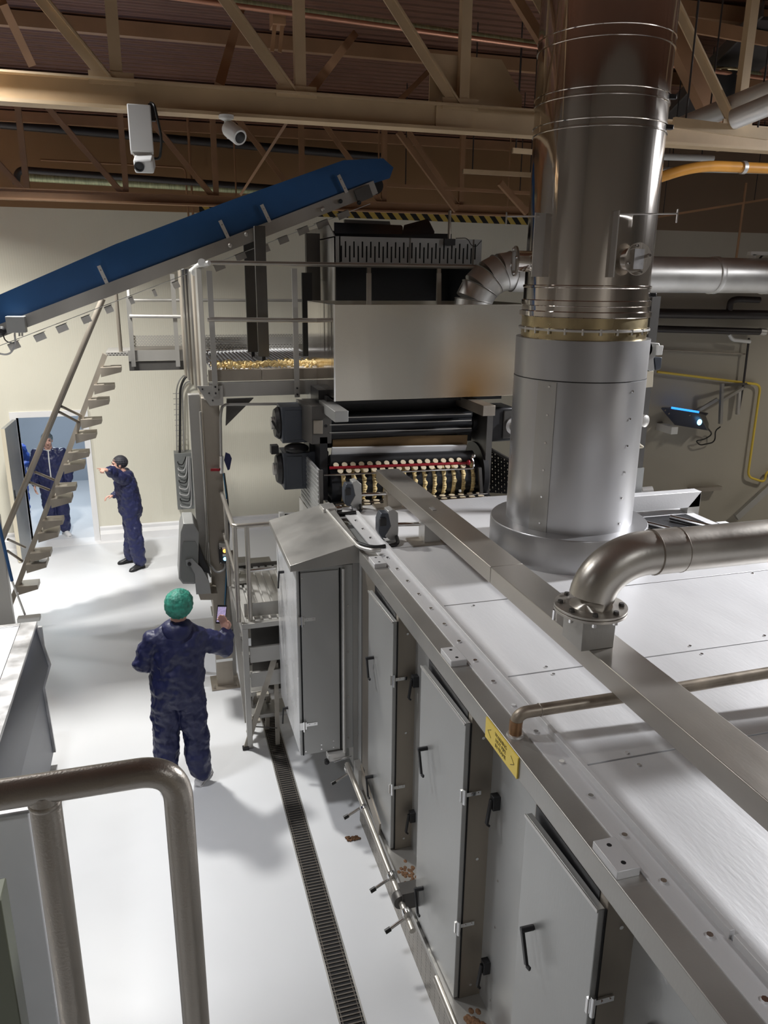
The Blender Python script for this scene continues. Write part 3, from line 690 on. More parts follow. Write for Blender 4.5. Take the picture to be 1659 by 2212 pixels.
build(MB().cyl(P(478, 985, Y=py_-.1), P(478, 1022, Y=py_-.1), .022), 'valve', 'chrome', co)
build(MB().bar(P(455, 1015, Y=py_-.12), P(474, 1015, Y=py_-.12), .02, .022), 'valve_lever', 'lamp_orange' if False else 'red_lever' if 'red_lever' in M else 'red_rod', co)
for k, (dx, ph) in enumerate(((0, 0), (.012, .5))):
    pts = [P(482, 1022, Y=py_-.1), P(490, 1080, Y=py_-.1), P(493, 1150, Y=py_-.09), P(488, 1260, Y=py_-.1), P(484, 1330, Y=py_-.08), P(492, 1400, Y=py_-.08), P(500, 1360, Y=py_)]
    build(MB().tube(arc([p+V((dx, 0, 0)) for p in pts], .08), .006, 6), 'hose', 'hose_blue' if k == 0 else 'cable_black', co)
c = P(491, 995, Y=py_-.1)
o = build(MB().prism([c+V((-.01, 0, .08)), c+V((.03, 0, .06)), c+V((.045, 0, .02)), c+V((.02, 0, -.09)), c+V((-.0, 0, -.1)), c+V((-.03, 0, 0))], (0, .03, 0)), 'work_cloth', 'navy'); tag(o, 'small dark blue cloth hung on the steel column', 'cloth')
# push button box with orange and blue lamps
c = P(485, 1196, Y=py_-.1)
t = thing('button_box', c, 'small black control box with orange and blue lamps on the column', 'control box')
build(MB().box(c.x-.055, c.x+.05, c.y-.03, c.y+.05, c.z-.095, c.z+.08), 'box', 'black', t, .004)
build(MB().box(c.x-.05, c.x+.045, c.y-.03, c.y+.05, c.z+.08, c.z+.12), 'hood_plate', 'steel', t)
for dz, m_ in ((.04, 'lamp_orange'), (-.045, 'lamp_blue')): build(MB().lathe(c+V((0, -.03, dz)), [(.018, 0), (.017, .012), (.008, .016)], 16, (0, -1, 0)), 'push_button', m_, t)
for dz in (.07, -.005): build(MB().box(c.x-.022, c.x+.022, c.y-.032, c.y-.03, c.z+dz-.012, c.z+dz+.012), 'button_label', 'white_plastic', t)
bolts(t, [c+V((sx_*.043-.002, -.03, sz_)) for sx_ in (-1, 1) for sz_ in (.07, -.085)], .005, .003, (0, -1, 0))
build(MB().tube(arc([c+V((.0, 0, -.09)), c+V((.0, 0, -.17)), c+V((-.09, -.02, -.2)), P(450, 1215, Y=py_-.1)], .06), .011, 8), 'cable', 'cable_grey', t)
# operator panel on its bracket
yy = 7.45
t = thing('operator_panel', P(450, 1285, Y=yy), 'grey tilted operator panel seen from the side on a curved bracket, left of the column', 'control panel')
pts = [P(391, 1130, Y=yy), P(424, 1130, Y=yy), P(429, 1166, Y=yy)]
sil = [P(390, 1150, Y=yy), P(396, 1131, Y=yy), P(418, 1131, Y=yy), P(430, 1150, Y=yy), P(428, 1242, Y=yy), P(421, 1262, Y=yy), P(395, 1262, Y=yy), P(386, 1250, Y=yy)]
build(MB().prism(sil, (0, .30, .03)), 'panel_body', 'enclosure_grey', t, .006)
sil2 = [P(393, 1180, Y=yy-.01), P(397, 1170, Y=yy-.01), P(422, 1170, Y=yy-.01), P(427, 1180, Y=yy-.01), P(426, 1242, Y=yy-.01), P(420, 1257, Y=yy-.01), P(396, 1257, Y=yy-.01), P(390, 1248, Y=yy-.01)]
build(MB().prism(sil2, (0, .012, 0)), 'side_plate', 'box_grey', t)
br = [P(401, 1210, Y=yy-.03), P(415, 1207, Y=yy-.03), P(436, 1228, Y=yy-.03), P(452, 1256, Y=yy-.03), P(456, 1282, Y=yy-.03), P(424, 1284, Y=yy-.03), P(422, 1262, Y=yy-.03), P(421, 1240, Y=yy-.03), P(412, 1224, Y=yy-.03), P(403, 1222, Y=yy-.03)]
o = build(MB().prism(br, (0, .015, 0)), 'bracket', 'enclosure_grey', t)
build(MB().prism([p+V((0, .30, 0)) for p in br], (0, .015, 0)), 'bracket', 'enclosure_grey', t)
build(MB().lathe(P(409, 1218, Y=yy-.03), [(.018, 0), (.018, .02), (.01, .025)], 18, (0, -1, 0)), 'pivot_knob', 'black', o)
build(MB().prism([P(430, 1180, Y=yy+.02), P(447, 1225, Y=yy+.02), P(455, 1240, Y=yy+.02), P(440, 1235, Y=yy+.02), P(429, 1225, Y=yy+.02)], (0, .2, 0)), 'rear_cover', 'black', t)
a = P(430, 1288, Y=yy+.05); build(MB().prism([P(428, 1282, Y=yy), P(470, 1282, Y=yy), P(470, 1296, Y=yy), P(433, 1296, Y=yy)], (0, .3, 0)), 'mount_plate', 'brown_steel', t)
# cable ladder and grey junction box on the far wall
yw = YB-.03
t = thing('wall_junction_box', P(400, 1090, Y=yw), 'flat grey junction box on the far wall with looped conduits', 'junction box')
a, b = P(375, 974, Y=yw), P(434, 1090, Y=yw)
build(MB().box(a.x, b.x, yw-.22, YB, b.z, a.z), 'box', 'box_grey', t, .004)
for i in range(8):
    z = a.z-.14-i*.105
    build(MB().tube(arc([V((a.x+.05, yw-.22, z)), V((a.x+.05, yw-.27, z-.02)), V((a.x+.12+.012*i, yw-.28, z-.05)), V((a.x+.17+.008*i, yw-.27, z+.05)), V((a.x+.19+.008*i, yw-.26, a.z-.05))], .05, 5), .009, 6), 'conduit_loop', 'cable_grey' if i % 3 else 'cable_black', t)
t = thing('cable_ladder', P(395, 975, Y=yw), 'thin wire cable ladder curving down the far wall to the junction box', 'cable tray')
L1 = [P(440, 812, Y=yw-.15), P(395, 808, Y=yw-.15), P(381, 835, Y=yw-.15), P(382, 975, Y=yw-.15)]; L2 = [P(440, 824, Y=yw-.15), P(402, 824, Y=yw-.15), P(394, 840, Y=yw-.15), P(397, 975, Y=yw-.15)]
for L in (L1, L2): build(MB().tube(arc(L, .15), .012, 6), 'side_rail', 'steel', t)
A1, A2 = arc(L1, .15), arc(L2, .15)
mb = MB()
for k in range(12):
    q = k/11; z = L1[-1].z+q*(P(382, 850, Y=yw-.15).z-L1[-1].z); mb.cyl((L1[-1].x, yw-.15, z), (L2[-1].x, yw-.15, z), .006, seg=6)
build(mb, 'rungs', 'steel', t)
build(MB().tube(arc([p+V((.06, -.01, 0)) for p in L1[:-1]]+[P(388, 1000, Y=yw-.16)], .15), .02, 8), 'cable', 'cable_black', t)

# ================================================================== OVEN
ov = thing('tunnel_oven', (3.0, 3.0, 0), 'long stainless tunnel oven with flat bolted roof, running under the square tube', 'oven')
XF, ZT = 1.38, 2.30
build(MB().box(1.53, 4.45, -1.2, 5.35, .30, 2.2), 'side_panel', 'door_steel', ov)
build(MB().box(1.40, 4.45, 5.35, 6.45, .30, 2.2), 'side_panel', 'door_steel', ov)
build(MB().box(XF, 1.49, -1.2, 5.34, 2.185, ZT-.004), 'roof_rail', 'steel', ov, .004)
build(MB().box(1.485, 1.585, -1.2, 6.45, ZT-.012, ZT+.002), 'bolt_strip', 'deck_steel', ov, .001)
for (a, b) in ((-1.2, 1.53), (1.545, 6.45)):
    build(MB().box(1.58, 1.60, a, b, ZT-.01, ZT+.034), 'raised_edge', 'deck_steel', ov, .002)
ys = [-.9, 1.53, 2.55, 3.82, 5.32, 6.45]; ys = [-1.2, .55, 2.46, 3.24, 4.17, 5.28, 6.45]
for i in range(len(ys)-1):
    build(MB().box(1.60, 4.45, ys[i]+.005, ys[i+1]-.005, ZT-.03, ZT+.006), 'roof_panel', 'deck_steel', ov, .0015)
build(MB().box(1.59, 4.45, -1.2, 6.45, ZT-.09, ZT-.03), 'roof_base', 'black', ov)
bp = [(1.53, y, ZT+.002) for y in [1.10+i*.235 for i in range(22)]]
bolts(ov, bp, .013, .008)
bolts(ov, [(x, y, ZT+.006) for (x, y) in ((1.83, 2.40), (1.83, 2.49), (1.86, 3.20), (1.86, 3.28), (2.75, 3.19), (2.75, 3.29), (3.25, 3.19), (3.25, 3.29), (1.80, 4.12), (3.9, 4.14))], .010, .005, name='deck_screw')
for y in (5.0, 3.5, 1.93, .5):
    o = build(MB().box(1.385, 1.475, y-.07, y+.09, ZT-.005, ZT+.03), 'lifting_block', 'deck_steel', ov, .003)
    bolts(o, [(1.43, y-.035, ZT+.0295), (1.43, y+.055, ZT+.0295)], .011, .001, material='black', name='threaded_hole')
# plinth and ledge
build(MB().box(1.35, 4.45, -1.2, 5.2, 0, .30), 'plinth', 'tread_plate', ov)
build(MB().box(1.345, 1.53, -1.2, 5.2, .30, .335), 'ledge', 'steel', ov)
build(MB().cyl((1.335, 3.35, .315), (1.335, -1.0, .315), .022), 'edge_roll', 'pipe_steel', ov)
for y, s in ((4.15, .8), (2.98, 1.0)):
    mb = MB()
    for i in range(34): mb.ball((1.44+random.gauss(0, .025), y+random.gauss(0, .06), .335), (.016*s, .022*s, .005), None, 8, 4)
    build(mb, 'dirt_crust', 'crumb', ov)
# modules with doors
def module(y0, y1, yd1, k):
    if k < 3: yd1 = P(*((798, 1272), (912, 1448), (1140, 1740))[k], X=1.362).y
    if k < 3: y1 = max(yd1+.012, y1 if k == 0 else 0)
    build(MB().box(1.405, 1.54, y0, y1, .335, 2.185), 'door_frame', 'brown_steel', ov, .003)
    # door: flat sheet hinged at the near edge, slightly ajar at the far edge
    off = .016
    pts = [(1.40, y0+.004), (1.372, y0+.004), (1.372-off, yd1), (1.40-off, yd1)]
    dz0, dz1 = .345, 2.115
    d = build(MB().prism([(x, y, dz0) for x, y in pts], (0, 0, dz1-dz0)), 'oven_door', 'door_steel', ov, .003)
    build(MB().prism([(1.371, y0+.004, dz1-.012), (1.371-off, yd1, dz1-.012), (1.366-off, yd1, dz1-.012), (1.366, y0+.004, dz1-.012)], (0, 0, .014)), 'top_lip', 'galvanised', d)
    build(MB().box(1.402, 1.412, y0+.05, yd1, 2.08, 2.15), 'door_gasket', 'black', ov)
    build(MB().box(1.398, 1.404, y0-.004, y0+.004, dz0, dz1), 'door_gap', 'black_void', ov)
    for z in (.86, 1.70):
        mb = MB(); mb.box(1.355, 1.385, y0-.015, y0-.002, z-.035, z+.035); mb.cyl((1.375, y0-.02, z-.045), (1.375, y0-.02, z+.045), .010, seg=10); mb.box(1.385, 1.47, y0-.010, y0-.001, z-.012, z+.012)
        h = build(mb, 'hinge', 'chrome', d)
        bolts(h, [(1.42, y0-.010, z), (1.455, y0-.010, z)], .006, .004, (0, -1, 0))
    for z in (.66, 1.65):
        yh = yd1-.13
        mb = MB(); mb.cyl((1.372-off*.8, yh, z), (1.30, yh, z), .013, seg=12); mb.bar((1.31, yh+.01, z+.004), (1.305, yh-.06, z-.125), .024, .013, (1, 0, 0)); mb.bar((1.305, yh-.06, z-.125), (1.312, yh-.082, z-.128), .018, .012, (1, 0, 0))
        build(mb, 'door_handle', 'black', d, .003)
    bolts(ov, [(1.47, y0, z) for z in (.42, 1.28, 2.02)], .010, .005, (0, -1, 0))
module(4.42, 5.34, 5.12, 0); module(3.17, 3.98, 3.93, 1); module(1.92, 2.68, 2.58, 2); module(.66, 1.42, 1.32, 3)
for y in (3.07, 4.36):
    for z in (.62, 1.68):
        mb = MB(); mb.box(1.49, 1.53, y-.02, y+.025, z-.02, z+.06); mb.bar((1.485, y, z+.04), (1.465, y-.005, z-.10), .022, .014, (1, 0, 0)); mb.bar((1.465, y-.005, z-.10), (1.48, y-.01, z-.112), .018, .012, (1, 0, 0))
        build(mb, 'long_handle', 'black', ov, .003)
for (y, z) in ((5.2, 1.60), (5.2, .62)):
    mb = MB(); mb.box(1.385, 1.41, y-.02, y+.025, z-.02, z+.06); mb.bar((1.385, y, z+.04), (1.365, y-.005, z-.12), .022, .014, (1, 0, 0))
c = V((1.53, 1.75, 1.66))
build(MB().lathe(c, [(.05, 0), (.055, .02), (.055, .05), (.04, .06)], 20, (-1, 0, 0)), 'round_knob', 'black', ov)
bolts(ov, [(1.53, y, z) for y in (4.28, 3.02) for z in (.45, .95, 1.25)], .008, .005, (-1, 0, 0))
# yellow warning plate
a, b = P(1052, 1556, X=1.376), P(1120, 1640, X=1.376)
ya, yb = 2.94, 2.60
wp = thing('warning_plate', (1.376, (ya+yb)/2, 2.19), 'yellow warning plate with two arrows on the rail of the oven', 'sign')
build(MB().box(1.372, 1.379, yb, ya, 2.188, 2.293), 'plate', 'yellow_sign', wp)
for i, s in enumerate(('WARNING', 'HOT PIPE', 'IN FRAME')):
    text_part(s, .026, (1.3715, (ya+yb)/2, 2.268-i*.027), (0, -1, 0), (0, 0, 1), 'sign_ink', wp)
for sgn, yy in ((1, ya-.03), (-1, yb+.03)):
    mb = MB(); mb.bar((1.371, yy, 2.24), (1.371, yy-sgn*.035, 2.262), .001, .003, (0, 0, 1)); mb.bar((1.371, yy, 2.24), (1.371, yy-sgn*.035, 2.218), .001, .003, (0, 0, 1))
    build(mb, 'arrow_mark', 'sign_ink', wp)
# rotating bar with four handles along the plinth
XB, ZB = 1.25, .52
sb = thing('valve_shaft', (XB, 4.5, .3), 'horizontal steel shaft with black tipped handles low along the oven', 'shaft')
build(MB().cyl((XB, 5.22, ZB+.02), (XB, 3.55, ZB-.03), .020), 'shaft', 'pipe_steel', sb)
for y in (5.18, 4.68, 3.98, 3.66): build(MB().lathe((XB, y, ZB), [(.03, -.02), (.032, 0), (.03, .02)], 18, (0, 1, 0)), 'collar', 'chrome', sb)
build(MB().lathe((XB, 3.80, ZB-.02), [(.05, -.03), (.055, 0), (.05, .03)], 20, (0, 1, 0)), 'bearing_ring', 'dark_steel', sb)
build(MB().box(XB, 1.38, 3.76, 3.86, ZB-.07, ZB+.05), 'bearing_bracket', 'dark_steel', sb)
for y in (5.16, 4.74, 4.00, 3.66):
    z = ZB-.06
    o = build(MB().cyl((XB-.01, y, ZB-.03), (XB-.12, y-.03, ZB-.06), .010, seg=10), 'handle', 'chrome', sb)
    build(MB().cyl((XB-.115, y-.03, ZB-.058), (XB-.15, y-.036, ZB-.069), .015, seg=12), 'rubber_tip', 'cable_black', o)
build(MB().bar((1.33, 5.1, .55), (1.33, 4.55, .42), .012, .12, (0, 0, 1)), 'link_plate', 'brown_steel', sb)
build(MB().box(1.30, 1.35, 5.05, 5.2, .40, .58), 'end_bracket', 'steel', sb)

# square tube on stubs over the roof
XT0, XT1, ZT0, ZT1 = 1.84, 2.05, 2.505, 2.61
sq = thing('square_duct', (1.95, 4, ZT), 'long square stainless tube on short stubs over the oven roof', 'duct')
build(MB().box(XT0, XT1, 3.99, 6.52, ZT0, ZT1), 'tube_section', 'tube_steel', sq, .004)
build(MB().box(XT0, XT1, .2, 3.986, ZT0, ZT1), 'tube_section', 'tube_steel', sq, .004)
for y in (5.36, 6.34):
    o = build(MB().box(1.88, 2.01, y-.07, y+.07, ZT+.02, ZT0), 'stub', 'steel' if y < 6 else 'brown_steel', sq, .003)
    build(MB().box(1.78, 2.12, y-.1, y+.09, ZT+.006, ZT+.022), 'foot_plate', 'brown_steel', o, .002)
build(MB().prism([(1.90, 5.18, ZT1+.001), (1.93, 5.18, ZT1+.001), (1.93, 5.26, ZT1+.001), (1.90, 5.26, ZT1+.001)], (0, 0, .003)), 'patch', 'worn_steel', sq)
# actuators
def actuator(c, label):
    t = thing('servo_actuator', c, label, 'actuator')
    x, y, z = c
    mb = MB(); mb.prism([(x+.0, y-.055, z+.04), (x+.05, y-.055, z+.0), (x+.10, y-.055, z+.0), (x+.105, y-.055, z+.08), (x+.10, y-.055, z+.22), (x+.06, y-.055, z+.25), (x+.02, y-.055, z+.24), (x+.045, y-.055, z+.12)], (0, .11, 0))
    build(mb, 'body', 'actuator', t, .004)
    build(MB().prism([(x-.05, y-.05, z+.07), (x-.03, y-.05, z+.03), (x+.01, y-.05, z+.02), (x+.045, y-.05, z+.05), (x+.055, y-.05, z+.12), (x+.03, y-.05, z+.22), (x-.03, y-.05, z+.225), (x-.05, y-.05, z+.17)], (0, .10, 0)), 'cover', 'motor_grey', t, .006)
    build(MB().box(x-.045, x+.005, y-.07, y-.05, z+.13, z+.19), 'terminal_lid', 'black', t, .003)
    build(MB().cyl((x+.105, y, z+.11), (1.885, y-.03, z+.11), .016, seg=10), 'drive_stem', 'chrome', t)
    build(MB().tube(arc([V((x+.09, y-.06, z+.03)), V((x+.08, y-.14, z+.0)), V((x-.12, y-.12, z-.02)), V((x-.22, y-.02, z+.0)), V((x-.24, y+.0, z+.02))], .07), .015, 8), 'cable', 'cable_black', t)
    return t
actuator((1.60, 5.45, 2.325), 'small grey and black servo actuator on the oven roof, nearer of two')
actuator((1.55, 6.36, 2.325), 'small grey and black servo actuator at the oven mouth, farther of two')
t = thing('roof_conduit', (1.35, 5.7, ZT), 'thin steel conduit along the oven roof beside the sloped cabinet top', 'conduit')
build(MB().tube(arc([(1.33, 6.32, ZT+.045), (1.36, 5.25, ZT+.045), (1.45, 5.16, ZT+.045), (1.50, 5.20, ZT+.03)], .06), .015, 10), 'conduit_run', 'galvanised', t)
build(MB().box(1.30, 1.42, 6.25, 6.42, ZT+.01, ZT+.06), 'conduit_box', 'galvanised', t, .004)
build(MB().lathe((1.44, 6.30, ZT+.04), [(.03, -.03), (.034, 0), (.03, .03)], 14, (1, 0, 0)), 'conduit_elbow', 'chrome', t)

# thin pipe with elbow on the roof rail
t = thing('oven_pipe', (1.42, 2.72, ZT), 'brownish thin steam pipe bending out of the oven rail', 'pipe')
q = P(1118, 1585, Z=ZT)
build(MB().tube(arc([(1.435, 2.76, ZT-.01), (1.435, 2.76, 2.405), (2.0, 2.735, 2.42), (4.3, 2.66, 2.50)], .10), .028, 18), 'pipe_run', 'rust_pipe', t)
build(MB().tube(arc([(1.435, 2.76, ZT), (1.435, 2.76, ZT+.05), (1.437, 2.76, ZT+.07)], .03), .0295, 18), 'heat_tinted_end', 'tint_pipe', t)
build(MB().lathe((1.435, 2.76, ZT-.004), [(.04, 0), (.036, .008), (.029, .010)], 20), 'weld_collar', 'galvanised', t)
build(MB().lathe((1.545, 2.757, 2.407), [(.0285, -.004), (.031, 0), (.0285, .004)], 20, (1, 0, 0)), 'weld_seam', 'brown_steel', t)
# big flanged pipe
t = thing('flanged_pipe', (1.90, 2.96, ZT1), 'thick stainless pipe with bolted round flange standing on the square tube', 'pipe')
fx, fyy, fz = 1.88, 2.95, 2.80
R0 = .105
path = [V((fx, fyy, fz)), V((fx, fyy, fz+.04))]
bend = .27
for i in range(15):
    a = math.pi/2*i/14
    path.append(V((fx+bend-bend*math.cos(a), fyy, fz+.02+bend*.78*math.sin(a))))
zc = path[-1].z
build(MB().tube(path+[V((fx+bend+.03, fyy, zc))], R0, 32), 'elbow', 'pipe_steel', t)
build(MB().cyl((fx+bend+.03, fyy, zc), (fx+bend+.17, fyy, zc+.0), R0*1.03, seg=32), 'sleeve', 'pipe_steel', t)
build(MB().cyl((fx+bend+.17, fyy, zc), (5.5, fyy-.05, zc+.02), R0, seg=32), 'straight_run', 'pipe_steel', t)
for x in (fx+bend+.03, fx+bend+.17): build(MB().lathe((x, fyy, zc), [(R0, -.006), (R0*1.05, 0), (R0, .006)], 32, (1, 0, 0)), 'weld_seam', 'brown_steel', t)
fl_ = build(MB().lathe((fx, fyy, fz-.028), [(R0+.008, 0), (.168, 0), (.168, .013), (.160, .013), (.160, .017), (.168, .017), (.168, .028), (R0, .030)], 40), 'flange', 'pipe_steel', t, .001)
bolts(fl_, [(fx+.14*math.cos(a), fyy+.14*math.sin(a), fz) for a in [math.pi/8+i*math.pi/4 for i in range(8)]], .014, .014, material='dark_steel', name='flange_bolt')
bolts(fl_, [(fx+.14*math.cos(a), fyy+.14*math.sin(a), fz-.05) for a in [math.pi/8+i*math.pi/4 for i in range(8)]], .012, .022, name='nut')
build(MB().box(fx-.085, fx+.085, fyy-.09, fyy+.09, ZT1, fz-.03), 'square_neck', 'steel', t, .003)
bolts(t, [(1.85, 3.22, ZT1)], .013, .05, name='stud')

# box channel on the far right of the roof
t = thing('roof_channel', (4.0, 5.5, ZT), 'mitred stainless box channel on the oven roof behind the flue', 'channel')
build(MB().box(3.2, 4.50, 5.50, 5.60, 2.36, 2.50), 'channel', 'deck_steel', t, .003)
build(MB().prism([(4.38, 5.50, 2.36), (4.50, 5.50, 2.50), (4.50, 5.50, 2.10), (4.38, 5.50, 2.10)], (0, .1, 0)), 'mitred_leg', 'steel', t, .002)
for i, x in enumerate((3.55, 3.75, 4.1)): build(MB().cyl((x, 5.35, ZT+.04), (x+.25, 4.9, ZT+.03), .022, seg=10), 'slide_rod', 'chrome', t)
build(MB().box(3.35, 4.35, 4.95, 5.48, ZT+.007, ZT+.012), 'dark_opening', 'black', t)
o = build(MB().lathe(P(1397, 1063, Y=5.9), [(.045, -.05), (.05, -.045), (.05, .05), (.03, .055)], 20, (.9, -.3, .1)), 'round_fitting', 'galvanised'); tag(o, 'small round silver knob behind the flue above the roof channel', 'knob')
# floor gap beyond the right edge of the roof
t = thing('neighbour_machine', (4.75, 3, 0), 'low grey machine top beyond the right edge of the oven', 'machine')
build(MB().box(4.52, 6.2, 2.6, 5.3, 1.9, 2.2), 'body', 'steel', t, .004)
build(MB().box(4.52, 4.62, 2.6, 5.3, 2.2, 2.28), 'guide_rail', 'deck_steel', t, .003)
bolts(t, [(4.7, y, 2.2) for y in (3.6, 4.1, 4.6)], .03, .04)

# ------------------------------------------------------------------ flue
FX, FY = 2.89, 4.95
fl = thing('exhaust_flue', (FX, FY, ZT), 'big shiny stainless exhaust flue standing on the oven roof and rising to the ceiling', 'flue')
build(MB().lathe((FX, FY, ZT+.006), [(.575, 0), (.575, .24), (.568, .25), (.40, .255)], 64), 'base_ring', 'insulation', fl)
build(MB().lathe((FX, FY, 2.55), [(.458, 0), (.458, 1.055)], 64), 'insulated_section', 'insulation', fl)
build(MB().lathe((FX, FY, 3.602), [(.452, 0), (.452, .014)], 64), 'dark_joint', 'black', fl)
build(MB().lathe((FX, FY, 3.612), [(.456, 0), (.458, .26), (.40, .262)], 64), 'upper_jacket', 'insulation', fl)
a0 = math.radians(205)
mb = MB(); 
for k in range(6):
    a = a0+k*.05
    mb.prism([(FX+.459*math.cos(a), FY+.459*math.sin(a), 2.56), (FX+.459*math.cos(a+.05), FY+.459*math.sin(a+.05), 2.56), (FX+.463*math.cos(a+.05), FY+.463*math.sin(a+.05), 2.56), (FX+.463*math.cos(a), FY+.463*math.sin(a), 2.56)], (0, 0, 1.04))
build(mb, 'lap_strip', 'steel', fl)
def onr(ang, r, z): a = math.radians(ang); return V((FX+r*math.cos(a), FY+r*math.sin(a), z))
for (ang, zs, r) in ((216, [2.62+i*.19 for i in range(6)], .463), (290, [2.62+i*.185 for i in range(6)], .459)):
    for z in zs: pass
    o = build(MB().cyl(onr(ang, r-.002, zs[0]), onr(ang, r+.006, zs[0]), .009, .007, 8), 'rivet', 'chrome', fl); copies(o, fl, [onr(ang, r, z) for z in zs])
build(MB().lathe((FX, FY, 3.87), [(.425, 0), (.425, .15)], 64), 'heat_tinted_collar', 'hot_steel', fl)
cl = build(MB().lathe((FX, FY, 3.925), [(.43, 0), (.445, .004), (.445, .016), (.43, .02)], 64), 'clamp_flange', 'galvanised', fl)
o = build(MB().cyl(onr(270, .437, 3.908), onr(270, .437, 3.948), .009, seg=8), 'clamp_bolt', 'chrome', cl); copies(o, cl, [onr(a, .437, 3.92) for a in [270]+list(range(180, 270, 15))+list(range(285, 361, 15))])
prof = [(.44, 4.015), (.445, 4.02), (.445, 4.05), (.428, 4.055), (.428, 4.085), (.436, 4.09), (.436, 4.12), (.424, 4.125), (.424, 4.20), (.430, 4.205), (.430, 4.215), (.420, 4.22)]
build(MB().lathe((FX, FY, 0), prof, 72), 'joint_bands', 'polished', fl)
zb_ = [P(1300, y, Y=4.53).z for y in (266, 246, 196, 176, 66, 38)]
zz = 4.22
for i in range(3):
    lo, hi = zb_[2*i], zb_[2*i+1]
    build(MB().lathe((FX, FY, 0), [(.420, zz), (.420, lo-.004)], 96), 'flue_section', 'polished', fl)
    build(MB().lathe((FX, FY, 0), [(.420, lo-.004), (.427, lo-.002), (.427, lo+.006), (.4215, lo+.009), (.4215, hi-.009), (.427, hi-.006), (.427, hi+.002), (.42, hi+.004)], 96), 'locking_band', 'polished', fl)
    zz = hi+.004
build(MB().lathe((FX, FY, 0), [(.420, zz), (.420, 6.82)], 96), 'flue_section', 'polished', fl)
for (z, ang) in ((zb_[0]+.03, 318), (4.16, 325), (zb_[2]+.03, 318)):
    c = onr(ang, .430, z); build(MB().box(c.x-.03, c.x+.03, c.y-.015, c.y+.015, z-.014, z+.014), 'toggle_latch', 'black', fl, .003)
def port(ang, z, label_):
    o = build(MB().cyl(onr(ang, .38, z), onr(ang, .50, z), .068, seg=28), 'inspection_stub', 'polished', fl)
    d_ = (onr(ang, 1, z)-onr(ang, 0, z)).normalized()
    q = build(MB().lathe(onr(ang, .50, z), [(.098, 0), (.098, .012)], 32, d_), 'port_cover', 'brown_steel', o)
    s_ = V((-d_.y, d_.x, 0)); c = onr(ang, .513, z)
    bolts(q, [c+(s_*math.cos(b)+V((0, 0, 1))*math.sin(b))*.080 for b in (.3, 1.87, 3.44, 5.0)], .011, .01, d_)
    build(MB().bar(c-V((0, 0, .06)), c+V((0, 0, .06)), .075, .004, d_), 'label_plate', 'worn_steel', q)
port(168, 4.37, ''); port(276, 4.38, '')
for ang, sgn in ((196, 1), (258, -1)):
    c0, c1 = onr(ang, .42, 4.36), onr(ang, .50, 4.36)
    o = build(MB().bar(onr(ang, .46, 4.27), onr(ang, .46, 4.66), .008, .10, onr(ang, 1, 0)-onr(ang, 0, 0)), 'bracket_fin', 'galvanised', fl)
    q = onr(ang, .47, 4.64); side = V((-.87, .5, 0))*.75 if sgn > 0 else V((.87, -.5, 0))*1.25
    mb = MB(); mb.bar(q, q+side*.28, .05, .006); mb.bar(q+side*.28+V((0, 0, .025)), q+side*.28-V((0, 0, .05)), .05, .006, side)
    build(mb, 'bracket_arm', 'galvanised', o)
# damper motor with chain to the right of the flue
t = thing('damper_motor', (3.40, 5.0, 3.55), 'white and dark damper motor mounted on the right side of the flue', 'motor')
def Q(px, py, Y=5.0): return P(px, py, Y=Y)
build(MB().prism([Q(1389, 740), Q(1424, 741), Q(1428, 752), Q(1412, 775), Q(1414, 800), Q(1404, 803), Q(1390, 790)], (0, .1, 0)), 'motor_body', 'actuator', t, .004)
build(MB().prism([Q(1414, 772), Q(1430, 772), Q(1428, 796), Q(1418, 800)], (0, .1, 0)), 'dark_cover', 'motor_grey', t, .003)
build(MB().prism([Q(1417, 746), Q(1430, 746), Q(1427, 766), Q(1416, 767)], (0, -.02, 0)), 'white_cap', 'white_plastic', t, .003)
build(MB().prism([Q(1390, 803), Q(1412, 801), Q(1410, 836), Q(1388, 838)], (0, .03, 0)), 'lever_plate', 'door_cream', t, .002)
build(MB().lathe(Q(1394, 755), [(.06, 0), (.06, .08), (.04, .1)], 20, (0, 1, 0)), 'gearbox', 'dark_steel', t)
build(MB().box(3.33, 3.46, 4.97, 5.05, Q(1390, 780).z-.02, Q(1390, 780).z+.02), 'mount_arm', 'galvanised', t)
pts = [Q(1388, 838), Q(1387, 895)]
build(MB().tube(pts, .006, 8), 'chain_link', 'door_cream', t)
build(MB().lathe(Q(1385, 908), [(.035, 0), (.045, .01), (.045, .04), (.02, .05)], 18, (.3, -1, 0)), 'pulley', 'galvanised', t)
build(MB().tube(arc([Q(1378, 922), Q(1380, 960), Q(1392, 966), Q(1360, 968)], .05), .007, 8), 'pull_rod', 'door_cream', t)
build(MB().cyl(Q(1340, 908), Q(1385, 909), .012, seg=8), 'pivot_pin', 'galvanised', t)
t2 = thing('dark_upright', (3.6, 5.6, ZT), 'dark upright steel channel just behind the flue on its right', 'post')
a, b = P(1372, 1060, Y=5.7), P(1398, 640, Y=5.7)
build(MB().box(a.x-.05, a.x+.03, 5.67, 5.75, ZT+.01, b.z), 'channel', 'dark_steel', t2)
build(MB().box(a.x-.08, a.x+.04, 5.66, 5.76, ZT+.01, ZT+.4), 'foot_box', 'enclosure_grey', t2)
